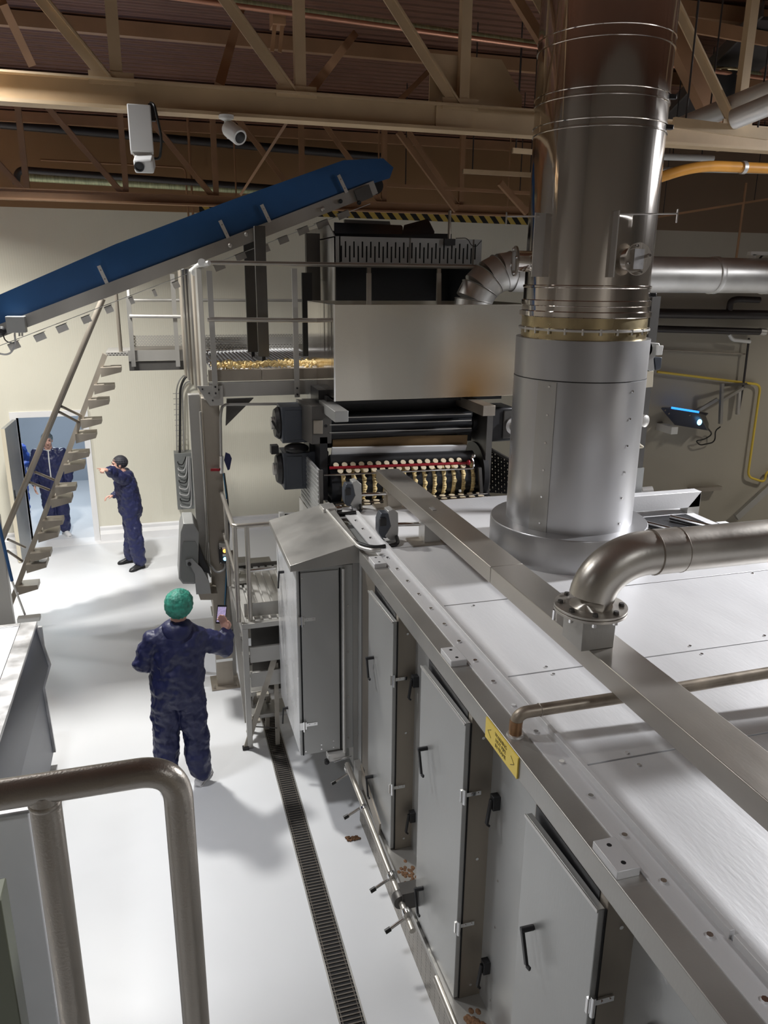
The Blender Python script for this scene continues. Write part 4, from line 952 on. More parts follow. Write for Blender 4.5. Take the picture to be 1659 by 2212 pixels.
# silver duct with segmented elbow behind the flue
YD = 7.5; dx, dz, rr = 3.10, 4.315, .185
t = thing('silver_duct', (dx, YD, 3.85), 'round silver duct behind the flue, segmented elbow turning down left', 'duct')
build(MB().cyl((dx+.42, YD, dz), (6.0, YD, dz), rr, seg=40), 'straight_run', 'galvanised', t)
build(MB().cyl((6.0, YD, dz), (9.5, YD, dz), rr, seg=40), 'straight_run', 'galvanised', t)
for x in (5.92, 6.62): build(MB().lathe((x, YD, dz), [(rr, -.03), (rr+.012, -.028), (rr+.006, 0), (rr+.012, .028), (rr, .03)], 40, (1, 0, 0)), 'coupling_ring', 'galvanised', t)
Rb = .42; segn = 5; prev = None; cx, cz = dx+Rb, dz-Rb+.02
pts = [V((cx-Rb*math.cos(a), YD, cz+(Rb-.0)*math.sin(a))) for a in [math.pi/2*i/segn for i in range(segn+1)]]
pts = [V((dx, YD, 3.85))]+pts
for i in range(len(pts)-1):
    a, b = pts[i], pts[i+1]
    if i == len(pts)-1: pass
    build(MB().tube([a-(b-a)*.04, b+(b-a)*.04], rr, 36), 'elbow_segment', 'galvanised', t)
    d_ = (b-a).normalized(); build(MB().lathe(b, [(rr-.002, -.006), (rr+.009, 0), (rr-.002, .006)], 36, d_), 'seam_ring', 'galvanised', t)
build(MB().cyl(pts[-1], (dx+.50, YD, dz), rr, seg=36), 'elbow_segment', 'galvanised', t)
c = V((6.62, YD, dz+rr)); mb = MB(); mb.box(6.35, 6.85, YD-.03, YD+.03, dz+rr+.03, dz+rr+.07)
mb.box(6.38, 6.42, YD-.03, YD+.03, dz+rr-.08, dz+rr+.04); mb.box(6.80, 6.84, YD-.03, YD+.03, dz+rr-.08, dz+rr+.04)
build(mb, 'hanger_yoke', 'white_plastic', t)
build(MB().tube([V((6.62+.16*math.cos(a), YD, dz+.06+.19*math.sin(a))) for a in [i*math.pi/10 for i in range(11)]], .012, 6), 'hanger_hook', 'dark_pipe', t)

# ------------------------------------------------------------------ tall sloping-top cabinet
cx0, cx1, cy0, cy1 = .92, 1.36, 5.46, 6.45; czb = .52
cb = thing('tall_cabinet', (1.14, 5.9, .4), 'tall stainless cabinet with sloping top hanging beside the far end of the oven', 'cabinet')
build(MB().box(cx0, cx1, cy0, cy1, czb, 2.14), 'carcass', 'door_steel', cb, .003)
build(MB().box(cx0+.03, 1.245, cy0-.012, cy0, czb+.015, 2.11), 'front_panel', 'door_steel', cb, .002)
build(MB().box(cx0+.018, cx0+.028, cy0-.006, cy0+.001, czb, 2.12), 'panel_gap', 'black_void', cb)
build(MB().cyl((1.28, cy0-.02, czb-.02), (1.28, cy0-.02, 2.12), .014, seg=12), 'edge_rod', 'galvanised', cb)
build(MB().box(1.25, 1.262, cy0-.006, cy0+.001, czb, 2.12), 'panel_gap', 'black_void', cb)
rf = [(.865, 5.40, 2.10), (1.40, 5.40, 2.20), (1.40, 5.40, 2.315), (.865, 5.40, 2.205)]
rf = [(.865, 5.40, 2.145), (1.40, 5.40, 2.17), (1.40, 5.40, 2.325), (.865, 5.40, 2.195)]
build(MB().prism(rf, (0, 1.08, .03)), 'sloping_top', 'steel', cb, .003)
build(MB().box(cx0-.003, cx0, cy0+.01, cy1, czb+.01, 2.13), 'side_sheet', 'pale_sheet', cb)
for z in (.80, 1.72):
    mb = MB(); mb.box(cx0-.005, cx0+.05, cy0-.028, cy0-.010, z-.03, z+.035); mb.cyl((cx0+.03, cy0-.03, z-.045), (cx0+.03, cy0-.03, z+.045), .009, seg=10); mb.box(cx0+.05, cx0+.14, cy0-.018, cy0-.012, z-.01, z+.018)
    h = build(mb, 'hinge', 'chrome', cb); bolts(h, [(cx0+.075, cy0-.018, z+.004), (cx0+.12, cy0-.018, z+.004)], .006, .004, (0, -1, 0))
bolts(cb, [(x, cy0-.012, z) for x, z in ((.96, .56), (1.09, .60), (1.19, .62), (1.09, .56), (1.19, .56), (.96, 2.07))], .007, .005, (0, -1, 0))
bolts(cb, [(1.32, cy0, z) for z in (.62, 1.0, 1.4, 1.8)], .008, .005, (0, -1, 0))
for z in (.62, 1.90):
    mb = MB(); mb.cyl((cx0, 6.05, z), (cx0-.05, 6.05, z), .012, seg=10); mb.bar((cx0-.045, 6.05, z), (cx0-.06, 6.02, z-.13), .018, .012, (1, 0, 0))
    build(mb, 'handle', 'black', cb)
build(MB().box(1.14, 1.28, cy0-.05, cy0+.05, czb-.07, czb-.005), 'latch_block', 'galvanised', cb, .003)
build(MB().lathe((1.12, cy0-.05, czb-.05), [(.02, 0), (.022, .03), (.01, .035)], 14, (0, -1, 0)), 'latch_knob', 'black', cb)
build(MB().cyl((1.18, cy0-.07, czb-.06), (1.33, cy0-.06, czb-.04), .007, seg=8), 'latch_rod', 'chrome', cb)
build(MB().box(1.36, 1.42, 5.46, 5.6, .335, 2.15), 'joining_strip', 'steel', cb)

# ------------------------------------------------------------------ access steps beside the cabinet
sp = thing('access_steps', (.8, 7.2, 0), 'low stainless access platform with steps and tube rails behind the cabinet', 'steps')
zp = 1.28; ya_, yb_ = 6.45, 7.9
xl = P(523, 1350, Z=zp).x
build(MB().box(xl, 1.7, ya_, ya_+.05, zp-.05, zp), 'front_edge', 'steel', sp, .003)
mb = MB()
for i in range(14): mb.box(xl+.05+i*.075, xl+.05+i*.075+.05, ya_+.05, yb_, zp-.03, zp-.005)
mb.box(xl, 1.7, ya_+.05, yb_, zp-.04, zp-.03)
build(mb, 'ribbed_deck', 'galvanised', sp)
build(MB().box(xl+.04, 1.7, ya_+.15, ya_+.16, zp, zp+.13), 'toe_board', 'steel', sp)
for (x, y) in ((xl, ya_), (xl, yb_)): build(MB().box(x, x+.05, y, y+.05, .0, zp-.05), 'leg', 'steel', sp, .002)
build(MB().box(xl, xl+.03, ya_+.05, yb_, zp-.12, zp-.01), 'side_beam', 'steel', sp)
for i, z in enumerate((1.06, .80, .55, .30)):
    y = ya_-.02+.0*i
    build(MB().box(xl+.06, 1.35, y+.02+i*.02, y+.05+i*.02, z-.17, z-.02) if i < 2 else MB().box(xl+.06, 1.0, y+.1, y+.35, z-.04, z), 'step_board', 'steel', sp, .002)
build(MB().box(xl+.1, 1.4, ya_+.25, ya_+.27, .45, 1.2), 'back_plate', 'dark_steel', sp)
zr = 2.18
a = P(515, 1153, Z=zr)
build(MB().tube(arc([V((xl-.03, 8.4, zr)), V((xl-.03, 6.52, zr)), V((1.0, 6.52, zr))], .05), .021, 12), 'hand_rail', 'tube_steel', sp)
for (x, y) in ((xl-.02, 6.52), (xl+.085, 6.52), (xl-.02, 7.4), (xl-.02, 8.2)):
    build(MB().cyl((x, y, zp), (x, y, zr), .021, seg=12), 'rail_post', 'tube_steel', sp)
build(MB().cyl((xl+.1, 6.52, 1.76), (1.0, 6.52, 1.76), .014, seg=10), 'mid_rail', 'chrome', sp)
build(MB().cyl((xl-.03, 6.52, 1.76), (xl-.03, 8.4, 1.76), .016, seg=10), 'mid_rail', 'tube_steel', sp)
for i in range(6):
    y = 8.0+i*.22; z = zp-.03-i*.2
    build(MB().box(xl-.12, xl+.5, y, y+.24, z-.03, z), 'step_tread', 'steel', sp)
s0, s1 = P(496, 1190, Y=7.7), P(540, 1560, Y=6.62)
build(MB().bar(s0, s1, .03, .10, (1, 0, 0)), 'side_stringer', 'steel', sp)
for i in range(9):
    c = s0.lerp(s1, (i+.6)/9.2); build(MB().box(c.x, c.x+.16, c.y-.10, c.y+.08, c.z-.02, c.z+.01), 'side_tread', 'steel', sp)
# black toothed rail at the back of the deck
o = build(MB().box(xl+.02, 1.7, yb_, yb_+.02, zp-.02, zp+.03), 'back_kerb', 'dark_steel', sp)
# folding step ladder
lf_ = P(531, 1618, Z=0); lr_ = P(600, 1608, Z=0)
t = thing('step_ladder', (lf_.x+.1, lf_.y, 0), 'old wooden folding step ladder leaning by the cabinet foot', 'ladder')
tp = P(592, 1425, Y=lf_.y+.02)
build(MB().bar(lf_, tp, .05, .02, (0, 1, 0)), 'front_rail', 'wood_grey', t)
build(MB().bar(lf_+V((.06, .28, 0)), tp+V((-.02, .28, 0)), .05, .02, (0, 1, 0)), 'front_rail', 'wood_grey', t)
build(MB().bar(lr_, tp+V((.02, .03, -.05)), .04, .018, (0, 1, 0)), 'rear_leg', 'wood_grey', t)
build(MB().bar(lr_+V((-.06, .28, 0)), tp+V((-.01, .28, -.05)), .04, .018, (0, 1, 0)), 'rear_leg', 'wood_grey', t)
for k, q in enumerate((.3, .6)):
    c = lf_.lerp(tp, q); build(MB().box(c.x-.05, c.x+.06, c.y, c.y+.28, c.z-.012, c.z+.012), 'step', 'wood_grey', t)
build(MB().tube([lf_.lerp(tp, .25)+V((0, .01, 0)), lr_.lerp(tp, .2)], .006, 6), 'spreader', 'dark_steel', t)
for p in (lf_,): build(MB().box(p.x-.03, p.x+.03, p.y-.02, p.y+.02, 0, .03), 'rubber_foot', 'black', t)

# ------------------------------------------------------------------ floor drain, crumbs
dr_ = thing('floor_drain', (.86, 4, 0), 'long narrow slotted floor drain beside the oven', 'floor drain')
mb = MB(); mb.box(.775, .785, -1.0, 8.6, -.0, .006); mb.box(.925, .935, -1.0, 8.6, 0, .006)
build(mb, 'drain_frame', 'steel', dr_)
build(MB().box(.785, .925, -1.0, 8.6, .0005, .0012), 'dark_channel', 'black_void', dr_)
mb = MB(); y = -.9
while y < 8.55:
    mb.box(.787, .923, y, y+.009, .0015, .006); y += .030
mb.box(.795, .800, -1, 8.6, .0015, .005); mb.box(.91, .915, -1, 8.6, .0015, .005)
build(mb, 'grating', 'grating', dr_)
mb = MB(); random.seed(9); c = P(763, 1812, Z=0)
for i in range(44): mb.ball((c.x+random.uniform(-.05, .045), c.y+random.uniform(-.022, .022), random.uniform(.004, .012)), (random.uniform(.006, .016), random.uniform(.006, .012), .007), None, 8, 4)
tag(build(mb, 'food_crumb', 'crumb'), 'brown flattened lump of dropped food on the floor between drain and oven', 'food scrap')
o = build(MB().box(-1.6, .45, 2.965, 2.972, .0002, .0012), 'trim_2', 'enclosure_grey'); o['kind'] = 'structure'

# ================================================================== MOULDING MACHINE AT THE OVEN MOUTH
mm = thing('rotary_moulder', (2.4, 7.2, 2.2), 'dark dough moulding machine with rollers and yellow banded drum at the oven mouth', 'machine')
YM = 7.0
def M_(px, py, Y=YM): return P(px, py, Y=Y)
a, b = M_(712, 905), M_(1018, 893)
def roll(px0, py0, px1, py1, r, m_, nm, Y=YM, seg=28):
    a, b = M_(px0, py0, Y), M_(px1, py1, Y); b.z = a.z = (a.z+b.z)/2
    return build(MB().cyl(a, b, r, seg=seg), nm, m_, mm)
build(MB().box(1.45, 3.0, 7.12, 7.5, 2.70, 3.25), 'back_housing', 'black', mm)
build(MB().box(1.5, 3.25, 7.0, 7.7, 3.13, 3.2), 'top_housing', 'black', mm)
roll(712, 905, 1016, 893, .055, 'dark_roller', 'upper_roller'); roll(712, 922, 1016, 912, .05, 'dark_roller', 'upper_roller', 6.98); roll(712, 939, 1016, 929, .04, 'black', 'upper_roller', 6.97)
for (y0, y1) in ((903, 894), (918, 908), (935, 925)):
    a, b = M_(712, y0, 6.9), M_(1018, y1, 6.9); build(MB().cyl(a, b, .006, seg=6), 'tie_rod', 'steel', mm)
a, b = M_(718, 955, 6.98), M_(1008, 950, 6.98); build(MB().bar(a, b, .03, .10, (0, 0, 1)), 'brown_bar', 'brown_bar', mm)
a, b = M_(716, 975, 6.93), M_(1006, 969, 6.93); build(MB().bar(a, b, .02, .085, (0, -.4, 1)), 'scraper_plate', 'machine_white', mm, .003)
a, b = M_(712, 995, 6.92), M_(1020, 985, 6.92); build(MB().cyl(a, b, .055, seg=24), 'pressure_roller', 'black', mm)
a, b = M_(712, 1011, 6.82), M_(1014, 1000, 6.82); build(MB().cyl(a, b, .014, seg=10), 'red_rod', 'red_rod', mm)
build(MB().ball(M_(1012, 999, 6.8), (.02, .02, .028)), 'red_knob', 'red_rod', mm)
a, b = M_(700, 1027, 6.78), M_(1022, 1012, 6.78); build(MB().cyl(a, b, .009, seg=10), 'chrome_rod', 'chrome', mm)
build(MB().tube(arc([b, M_(1024, 1000, 6.78), M_(1018, 988, 6.8)], .03), .009, 8), 'rod_bracket', 'chrome', mm)
a, b = M_(708, 1046, 7.02), M_(1022, 1030, 7.02); zc = (a.z+b.z)/2
build(MB().cyl((a.x, 7.02, zc), (b.x, 7.02, zc), .20, seg=56), 'cutting_drum', 'dark_roller', mm)
random.seed(4)
x = a.x+.10; k = 0
while x < b.x-.04:
    mb = MB(); n_ = 26; ptsA = []
    for i in range(n_):
        an = math.pi*(.62+1.0*i/n_); w_ = .014+.018*abs(math.sin(i*2.1+k))+random.uniform(0, .010)
        ptsA.append((an, w_))
    ring = []
    for i, (an, w_) in enumerate(ptsA):
        y, z = 7.02+.203*math.cos(an), zc+.203*math.sin(an)
        ring.append((V((x-.008, y, z)), V((x+w_, y, z))))
    for i in range(len(ring)-1):
        vs = [mb.b.verts.new(p) for p in (ring[i][0], ring[i][1], ring[i+1][1], ring[i+1][0])]; mb._f(vs)
    o = build(mb, 'dough_band', 'dough', mm); sdf = o.modifiers.new('s', 'SOLIDIFY'); sdf.thickness = .006
    x += .0995; k += 1
# dough discs above and on the belt
dd = None; pts = []
p0, p1 = M_(722, 1010, 6.84), M_(1005, 998, 6.84)
for row, (dy, dzz) in enumerate(((-.0, .022), (-.03, -.028))):
    for i in range(16):
        q = (i+.2+.4*row)/16; pts.append(p0.lerp(p1, q)+V((0, dy, dzz)))
first = None
for i, p in enumerate(pts):
    if first is None:
        first = build(MB().lathe(p, [(.024, 0), (.027, .003), (.024, .006)], 14, (0, -.7, .7)), 'dough_disc', 'dough_light')
        tag(first, 'small round pale dough disc in the two rows above the drum', 'dough disc', 'dough discs above the drum')
    else: copy_tree(first, p-pts[0])
a = M_(725, 1075, 6.8); b = M_(1035, 1072, 6.8)
build(MB().box(1.48, 3.05, 6.50, 7.3, 2.20, 2.24), 'belt', 'cable_black', mm)
f2 = None; base = None
for r_ in range(4):
    for i in range(15):
        p = V((1.60+i*.095+.02*r_, 6.60+r_*.10, 2.242))
        if f2 is None:
            f2 = build(MB().lathe(p, [(.030, 0), (.030, .004), (.02, .006)], 12), 'biscuit', 'dough_light'); base = p
            tag(f2, 'small flat biscuit lying in rows on the black belt entering the oven', 'biscuit', 'biscuits on the oven belt')
        else: copy_tree(f2, p-base)
for y in (6.56, 6.66): build(MB().cyl((1.5, y, 2.27+.0), (3.0, y, 2.27), .006, seg=6), 'belt_rod', 'chrome', mm)
# side cheeks
c = M_(1030, 1010, 7.0)
build(MB().lathe((c.x-.02, 7.05, c.z-.05), [(.30, 0), (.30, .05), (.26, .06)], 32, (1, 0, 0)), 'side_cheek', 'black', mm)
build(MB().box(c.x+.0, c.x+.06, 6.8, 7.3, 2.2, 3.0), 'side_cheek', 'dark_steel', mm)
a = M_(703, 1000)
build(MB().box(a.x-.07, a.x-.0, 6.9, 7.4, 2.25, 2.85), 'side_cheek', 'black', mm)
build(MB().bar(M_(1036, 1010, 6.75), M_(1040, 1075, 6.75), .03, .03, (0, 1, 0)), 'upright', 'dark_steel', mm)
build(MB().ball(M_(1023, 985, 6.78), .02), 'bright_knob', 'chrome', mm)
build(MB().box(M_(1036, 1, 6.7).x-.02, M_(1036, 1, 6.7).x+.0, 6.68, 6.7, 2.30, 2.32), 'lamp_dot', 'white_plastic', mm)
# left grey housing with panel
hs = [M_(655, 874, 6.95), M_(716, 878, 6.95), M_(717, 955, 6.95), M_(674, 958, 6.95), M_(655, 905, 6.95)]
o = build(MB().prism([M_(673, 878, 6.9), M_(716, 878, 6.9), M_(716, 958, 6.9), M_(674, 960, 6.9)], (0, .5, 0)), 'gear_housing', 'dark_steel', mm, .004)
build(MB().prism([M_(656, 875, 7.05), M_(674, 878, 6.9), M_(674, 960, 6.9), M_(656, 950, 7.05)], (-.0, .4, 0)), 'housing_cheek', 'dark_steel', mm)
build(MB().prism([M_(677, 908, 6.895), M_(697, 908, 6.895), M_(697, 937, 6.895), M_(677, 937, 6.895)], (0, -.006, 0)), 'cover_plate', 'brown_steel', o, .002)
build(MB().lathe(M_(704, 920, 6.9), [(.014, 0), (.014, .003)], 14, (0, -1, 0)), 'hole_plug', 'black_void', o)
# motor boxes left
for (x0, y0, x1, y1, yy, nm) in ((608, 880, 655, 956, 7.15, 'upper_motor'), (612, 980, 656, 1056, 7.15, 'lower_motor')):
    a, b = M_(x0, y0, yy), M_(x1, y1, yy)
    o = build(MB().box(a.x, b.x+.25, yy, yy+.30, b.z, a.z), nm, 'motor_grey', mm, .008)
    build(MB().box(a.x+.03, b.x-.01, yy-.006, yy, b.z+.03, a.z-.03), 'lid', 'motor_grey', o, .003)
    build(MB().lathe((a.x, yy+.15, (a.z+b.z)/2), [(.15, 0), (.155, .015), (.13, .05), (.05, .055)], 28, (-1, 0, 0)), 'fan_cover', 'black', o)
    build(MB().lathe((a.x-.05, yy+.15, (a.z+b.z)/2-.0), [(.06, 0), (.06, .03), (.02, .035)], 20, (-1, 0, 0)), 'fan_hub', 'galvanised', o)
    build(MB().box(a.x-.10, a.x-.03, yy+.08, yy+.18, a.z-.02, a.z+.06) if y0 > 900 else MB().bar((a.x-.09, yy, a.z-.12), (a.x-.03, yy, a.z-.24), .01, .02), 'terminal_box' if y0 > 900 else 'lever', 'black', o)
build(MB().box(M_(650, 1, 7.2).x, M_(662, 1, 7.2).x, 7.2, 7.5, 2.2, 3.1), 'drive_column', 'black', mm)
mb = MB(); mb.ball(M_(640, 968, 7.2), (.12, .1, .05)); build(mb, 'gearbox', 'black', mm)
# ventilated side guard (left) and perforated guard (right)
q = [M_(654, 950, 7.2), M_(697, 990, 6.7), M_(697, 1098, 6.7), M_(655, 1062, 7.2)]
q = [P(654, 950, X=1.34), P(697, 990, X=1.34), P(697, 1106, X=1.34), P(655, 1066, X=1.34)]
y0, y1 = P(697, 990, X=1.34).y, P(654, 950, X=1.34).y
g = build(MB().box(1.33, 1.345, 6.55, 7.5, 2.12, 2.62), 'slotted_guard', 'worn_steel', mm)
mb = MB()
for i in range(11): mb.box(1.325, 1.332, 6.60, 7.45, 2.15+i*.042, 2.175+i*.042)
build(mb, 'slat_rows', 'enclosure_grey', g)
build(MB().box(1.325, 1.36, 6.53, 6.56, 2.10, 2.63), 'guard_edge', 'dark_steel', g)
build(MB().box(1.33, 1.345, 6.6, 7.6, 1.2, 2.1), 'lower_side_sheet', 'galvanised', mm)
build(MB().cyl((1.33, 7.2, 2.02), (1.10, 7.2, 2.04), .015, seg=8), 'sensor_arm', 'dark_steel', mm)
build(MB().box(1.06, 1.11, 7.17, 7.23, 2.01, 2.07), 'sensor_head', 'white_plastic', mm)
ra = P(1052, 966, Y=7.05)
build(MB().prism([P(1052, 966, Y=7.1), P(1118, 1003, Y=6.75), P(1118, 1068, Y=6.75), P(1054, 1064, Y=7.1)], (.02, .02, 0)), 'perforated_guard', 'perforated_dark', mm)
for (a, b) in (((1052, 966, 7.1), (1118, 1003, 6.75)), ((1052, 966, 7.1), (1054, 1068, 7.1))):
    build(MB().bar(P(a[0], a[1], Y=a[2]), P(b[0], b[1], Y=b[2]), .025, .025), 'guard_frame', 'dark_steel', mm)
# right drive motor
c = P(1085, 915, Y=7.0)
build(MB().box(c.x-.16, c.x+.10, 6.95, 7.25, c.z-.17, c.z+.17), 'drive_motor', 'black', mm, .02)
o = build(MB().box(c.x-.02, c.x+.16, 6.93, 6.95, c.z-.14, c.z+.14), 'motor_flange', 'dark_steel', mm, .01)
build(MB().lathe((c.x+.08, 6.93, c.z-.01), [(.085, 0), (.085, .03), (.055, .04), (.05, .12), (.02, .13)], 24, (0, -1, 0)), 'motor_shaft', 'galvanised', o)
build(MB().cyl((c.x-.30, 7.1, c.z), (c.x-.16, 7.1, c.z), .08), 'coupling', 'black', mm)
# protruding support arms under the hopper
for (fx0, fy0, fx1, fy1, yb2, nm, m_) in ((716, 872, 754, 880, 7.7, 'support_arm', 'worn_steel'), (1048, 868, 1067, 871, 7.2, 'support_arm', 'copper_arm')):
    a = P(fx0+19 if nm and fx0 < 800 else 1058, fy0+12, Y=6.45)
    zc_ = 3.15-.035
    xx = P(738 if fx0 < 800 else 1057, 890 if fx0 < 800 else 885, Y=6.45).x
    build(MB().box(xx-.06, xx+.06, 6.45, yb2, zc_-.05, zc_+.045), 'support_arm', 'door_steel' if fx0 < 800 else 'brown_steel', mm, .004)
# hopper
hp = thing('hopper', (2.5, 7.2, 3.19), 'large plain stainless hopper box with brownish heat stain, above the dark rollers', 'hopper')
xh0, xh1 = 1.53, 3.52; zh0, zh1 = 3.19, 4.03
def hopper_mat():
    mt = mat('hopper_steel', (.62, .58, .50), .85, .24, 0, 1, 1.0, .9, (1.6, 1, .5)); nt = mt.node_tree; b = nt.nodes['Principled BSDF']
    tc = nt.nodes.new('ShaderNodeTexCoord'); mp = nt.nodes.new('ShaderNodeMapping'); gr = nt.nodes.new('ShaderNodeTexGradient'); gr.gradient_type = 'SPHERICAL'
    # heat tint around the right hand support arm (object space)
    mp.inputs['Location'].default_value = (-.45, 0, -.04); mp.vector_type = 'TEXTURE'
    mp.inputs['Location'].default_value = (.36, -.4, .05); mp.inputs['Scale'].default_value = (.55, 1.2, .75)
    r = nt.nodes.new('ShaderNodeValToRGB'); r.color_ramp.elements[0].color = (.62, .59, .52, 1); r.color_ramp.elements[1].color = (.42, .25, .10, 1)
    nt.links.new(tc.outputs['Object'], mp.inputs[0]); nt.links.new(mp.outputs[0], gr.inputs[0]); nt.links.new(gr.outputs['Fac'], r.inputs[0]); nt.links.new(r.outputs[0], b.inputs['Base Color'])
hopper_mat()
build(MB().box(xh0, xh1, 6.8, 6.82, zh0, zh1), 'front_sheet', 'hopper_steel', hp, .003)
build(MB().box(xh0, xh0+.02, 6.82, 8.0, zh0, zh1), 'left_sheet', 'polished', hp, .003)
build(MB().box(xh1-.02, xh1, 6.82, 8.0, zh0, zh1), 'right_sheet', 'hopper_steel', hp)
build(MB().box(xh0+.02, xh1-.02, 7.98, 8.0, zh0, zh1), 'back_sheet', 'hopper_steel', hp)
build(MB().box(xh0, xh1, 6.82, 7.98, zh0+.005, zh0+.02), 'bottom_sheet', 'dark_steel', hp)
build(MB().box(xh0-.006, xh0+.008, 6.79, 6.80, zh0, zh1), 'corner_trim', 'chrome', hp)
# hood above the hopper
YH = 8.05
hd = thing('slotted_hood', (2.6, 8.5, 3.9), 'dark stainless hood with a row of staggered slots behind the platform rail', 'hood')
A = P(722, 510, Y=YH); B = P(1041, 522, Y=YH); Cc = P(1041, 582, Y=YH); D = P(722, 572, Y=YH)
zt_, zb2 = A.z, D.z; xr = B.x
pl = bpy.data.objects
# slotted plate: strips around real slots
mb = MB(); n_ = 17; wd = (xr-A.x-.10)/(2*n_); x = A.x+.05
def vbox(x0, x1, z0, z1): mb.box(x0, x1, YH, YH+.012, z0, z1)
ztA, zbA = zt_-.055, zt_-.055-.155   # tall slot range a (upper) / b (lower)
vbox(A.x, A.x+.05+wd*.3, zb2, zt_)
for i in range(2*n_):
    x0 = A.x+.05+i*wd; s0, s1 = x0+wd*.32, x0+wd*.68
    up = i % 2 == 1
    a_, b_ = (zt_-.20, zt_-.045) if up else (zb2+.03, zb2+.03+.155)
    vbox(x0, s0, zb2, zt_); vbox(s1, x0+wd, zb2, zt_); vbox(s0, s1, zb2, a_); vbox(s0, s1, b_, zt_)
vbox(A.x+.05+2*n_*wd, xr, zb2, zt_)
bmesh.ops.remove_doubles(mb.b, verts=mb.b.verts, dist=.0002)
build(mb, 'slotted_panel', 'enclosure_grey', hd)
build(MB().box(A.x, xr, YH+.10, YH+.11, zb2, zt_), 'inner_baffle', 'black_void', hd)
back = P(650, 500, X=A.x)
build(MB().prism([(A.x, YH, 3.9), (A.x, YH, zt_), (A.x, YH+.25, zt_+.12), (A.x, 9.4, zt_+.12), (A.x, 9.4, 3.9)], (.012, 0, 0)), 'side_sheet', 'steel', hd)
build(MB().box(A.x, xr, YH+.9, YH+.92, 3.9, zt_+.1), 'back_sheet', 'black', hd)
build(MB().box(A.x, xr, YH+.012, YH+.9, zt_-.012, zt_-.0), 'top_sheet', 'black', hd)
build(MB().box(xr-.012, xr, YH+.012, YH+.9, 3.9, zt_), 'side_sheet', 'black', hd)
for x in (797, 948):
    a = P(x, 600, Y=YH+.02); build(MB().box(a.x-.02, a.x+.02, YH+.013, YH+.04, 3.9, zb2), 'mullion', 'brown_steel', hd)
a = P(700, 560, X=A.x-.02); build(MB().tube(arc([P(686, 515, X=A.x-.03), P(684, 560, X=A.x-.03), P(690, 600, X=A.x-.03), P(686, 608, X=A.x-.03), P(680, 598, X=A.x-.03)], .1), .007, 6), 'cable_loop', 'cable_black', hd)
a = P(657, 520, Y=8.6); build(MB().box(P(652, 1, Y=8.6).x, P(684, 1, Y=8.6).x, 8.6, 8.68, 3.7, zt_+.05), 'dark_upright', 'dark_steel', hd)
build(MB().box(P(640, 1, Y=8.3).x, P(664, 1, Y=8.3).x, 8.3, 8.34, 3.45, 4.3), 'dark_upright', 'black', hd)
# inspection lid and lamp pole on the hood
q = [P(760, 497, Y=YH+.3), P(890, 500, Y=YH+.3), P(925, 478, Y=YH+.3), P(860, 488, Y=YH+.3), P(800, 492, Y=YH+.3)]
build(MB().prism([P(868, 508, Y=YH-.02), P(938, 506, Y=YH-.02), P(924, 478, Y=YH+.1), P(872, 492, Y=YH+.1)], (.02, .05, .03)), 'open_lid', 'black', hd)
build(MB().prism([P(724, 504, Y=YH+.05), P(870, 506, Y=YH+.05), P(870, 490, Y=YH+.3), P(724, 484, Y=YH+.3)], (0, .05, .02)), 'top_rim', 'black', hd)
build(MB().prism([P(745, 490, Y=YH+.5), P(845, 492, Y=YH+.5), P(842, 478, Y=YH+.5), P(745, 474, Y=YH+.5)], (0, .05, 0)), 'inlet_chute', 'dark_steel', hd)
a = P(970, 517, Y=YH); build(MB().cyl(a, V((a.x, a.y, P(970, 455, Y=YH).z)), .016, seg=10), 'pole', 'brown_steel', hd)
build(MB().box(a.x-.06, a.x+.06, YH-.03, YH+.03, P(970, 530, Y=YH).z, P(970, 516, Y=YH).z), 'pole_bracket', 'black', hd)
build(MB().tube(arc([P(985, 515, Y=YH), P(1010, 514, Y=YH), P(1018, 530, Y=YH), P(1028, 534, Y=YH), P(1040, 520, Y=YH)], .05), .004, 6), 'thin_cable', 'cable_black', hd)

# ================================================================== RIGHT WALL ITEMS
yw = YR
def Wp(px, py, off=0): return P(px, py, Y=yw-off)
def wpipe(name, pts, r, m_, label, bend=.1, cat='pipe'):
    t = thing(name, pts[0], label, cat); build(MB().tube(arc(pts, bend), r, 14), 'pipe_run', m_, t); return t
t = wpipe('wall_pipe', [Wp(1370, 676, .25), Wp(2050, 686, .25)], .075, 'dark_pipe', 'black lagged pipe along the right wall, upper of two')
build(MB().tube(arc([Wp(1575, 672, .25), Wp(1578, 650, .25), Wp(1592, 646, .25), Wp(1640, 648, .25)], .15), .05, 12), 'branch', 'dark_pipe', t)
t = wpipe('wall_pipe', [Wp(1370, 709, .25), Wp(1652, 717, .25)], .055, 'dark_pipe', 'black lagged pipe along the right wall, lower of two')
build(MB().cyl(Wp(1640, 716, .25), Wp(1652, 717, .25), .06), 'end_cap', 'galvanised', t)
build(MB().tube(arc([Wp(1575, 722, .2), Wp(1582, 734, .2), Wp(1620, 738, .2)], .15), .03, 10), 'branch', 'white_plastic', t)
wpipe('wall_pipe', [Wp(1618, 730, .1), Wp(1606, 830, .1), Wp(1595, 893, .1)], .018, 'dark_pipe', 'slim dark vertical pipe on the right wall above the bracket')
wpipe('wall_conduit', [Wp(1425, 755, .05), Wp(1610, 765, .05)], .012, 'brown_steel', 'thin brown conduit on the right wall just under the black pipes')
t = wpipe('yellow_gas_pipe', [Wp(1420, 803, .08), Wp(1643, 831, .08), Wp(1615, 1030, .08), Wp(1652, 1042, .08), Wp(1655, 1018, .08), Wp(2000, 1018, .08)], .020, 'yellow_pipe', 'thin yellow gas pipe bending down the right wall', .12)
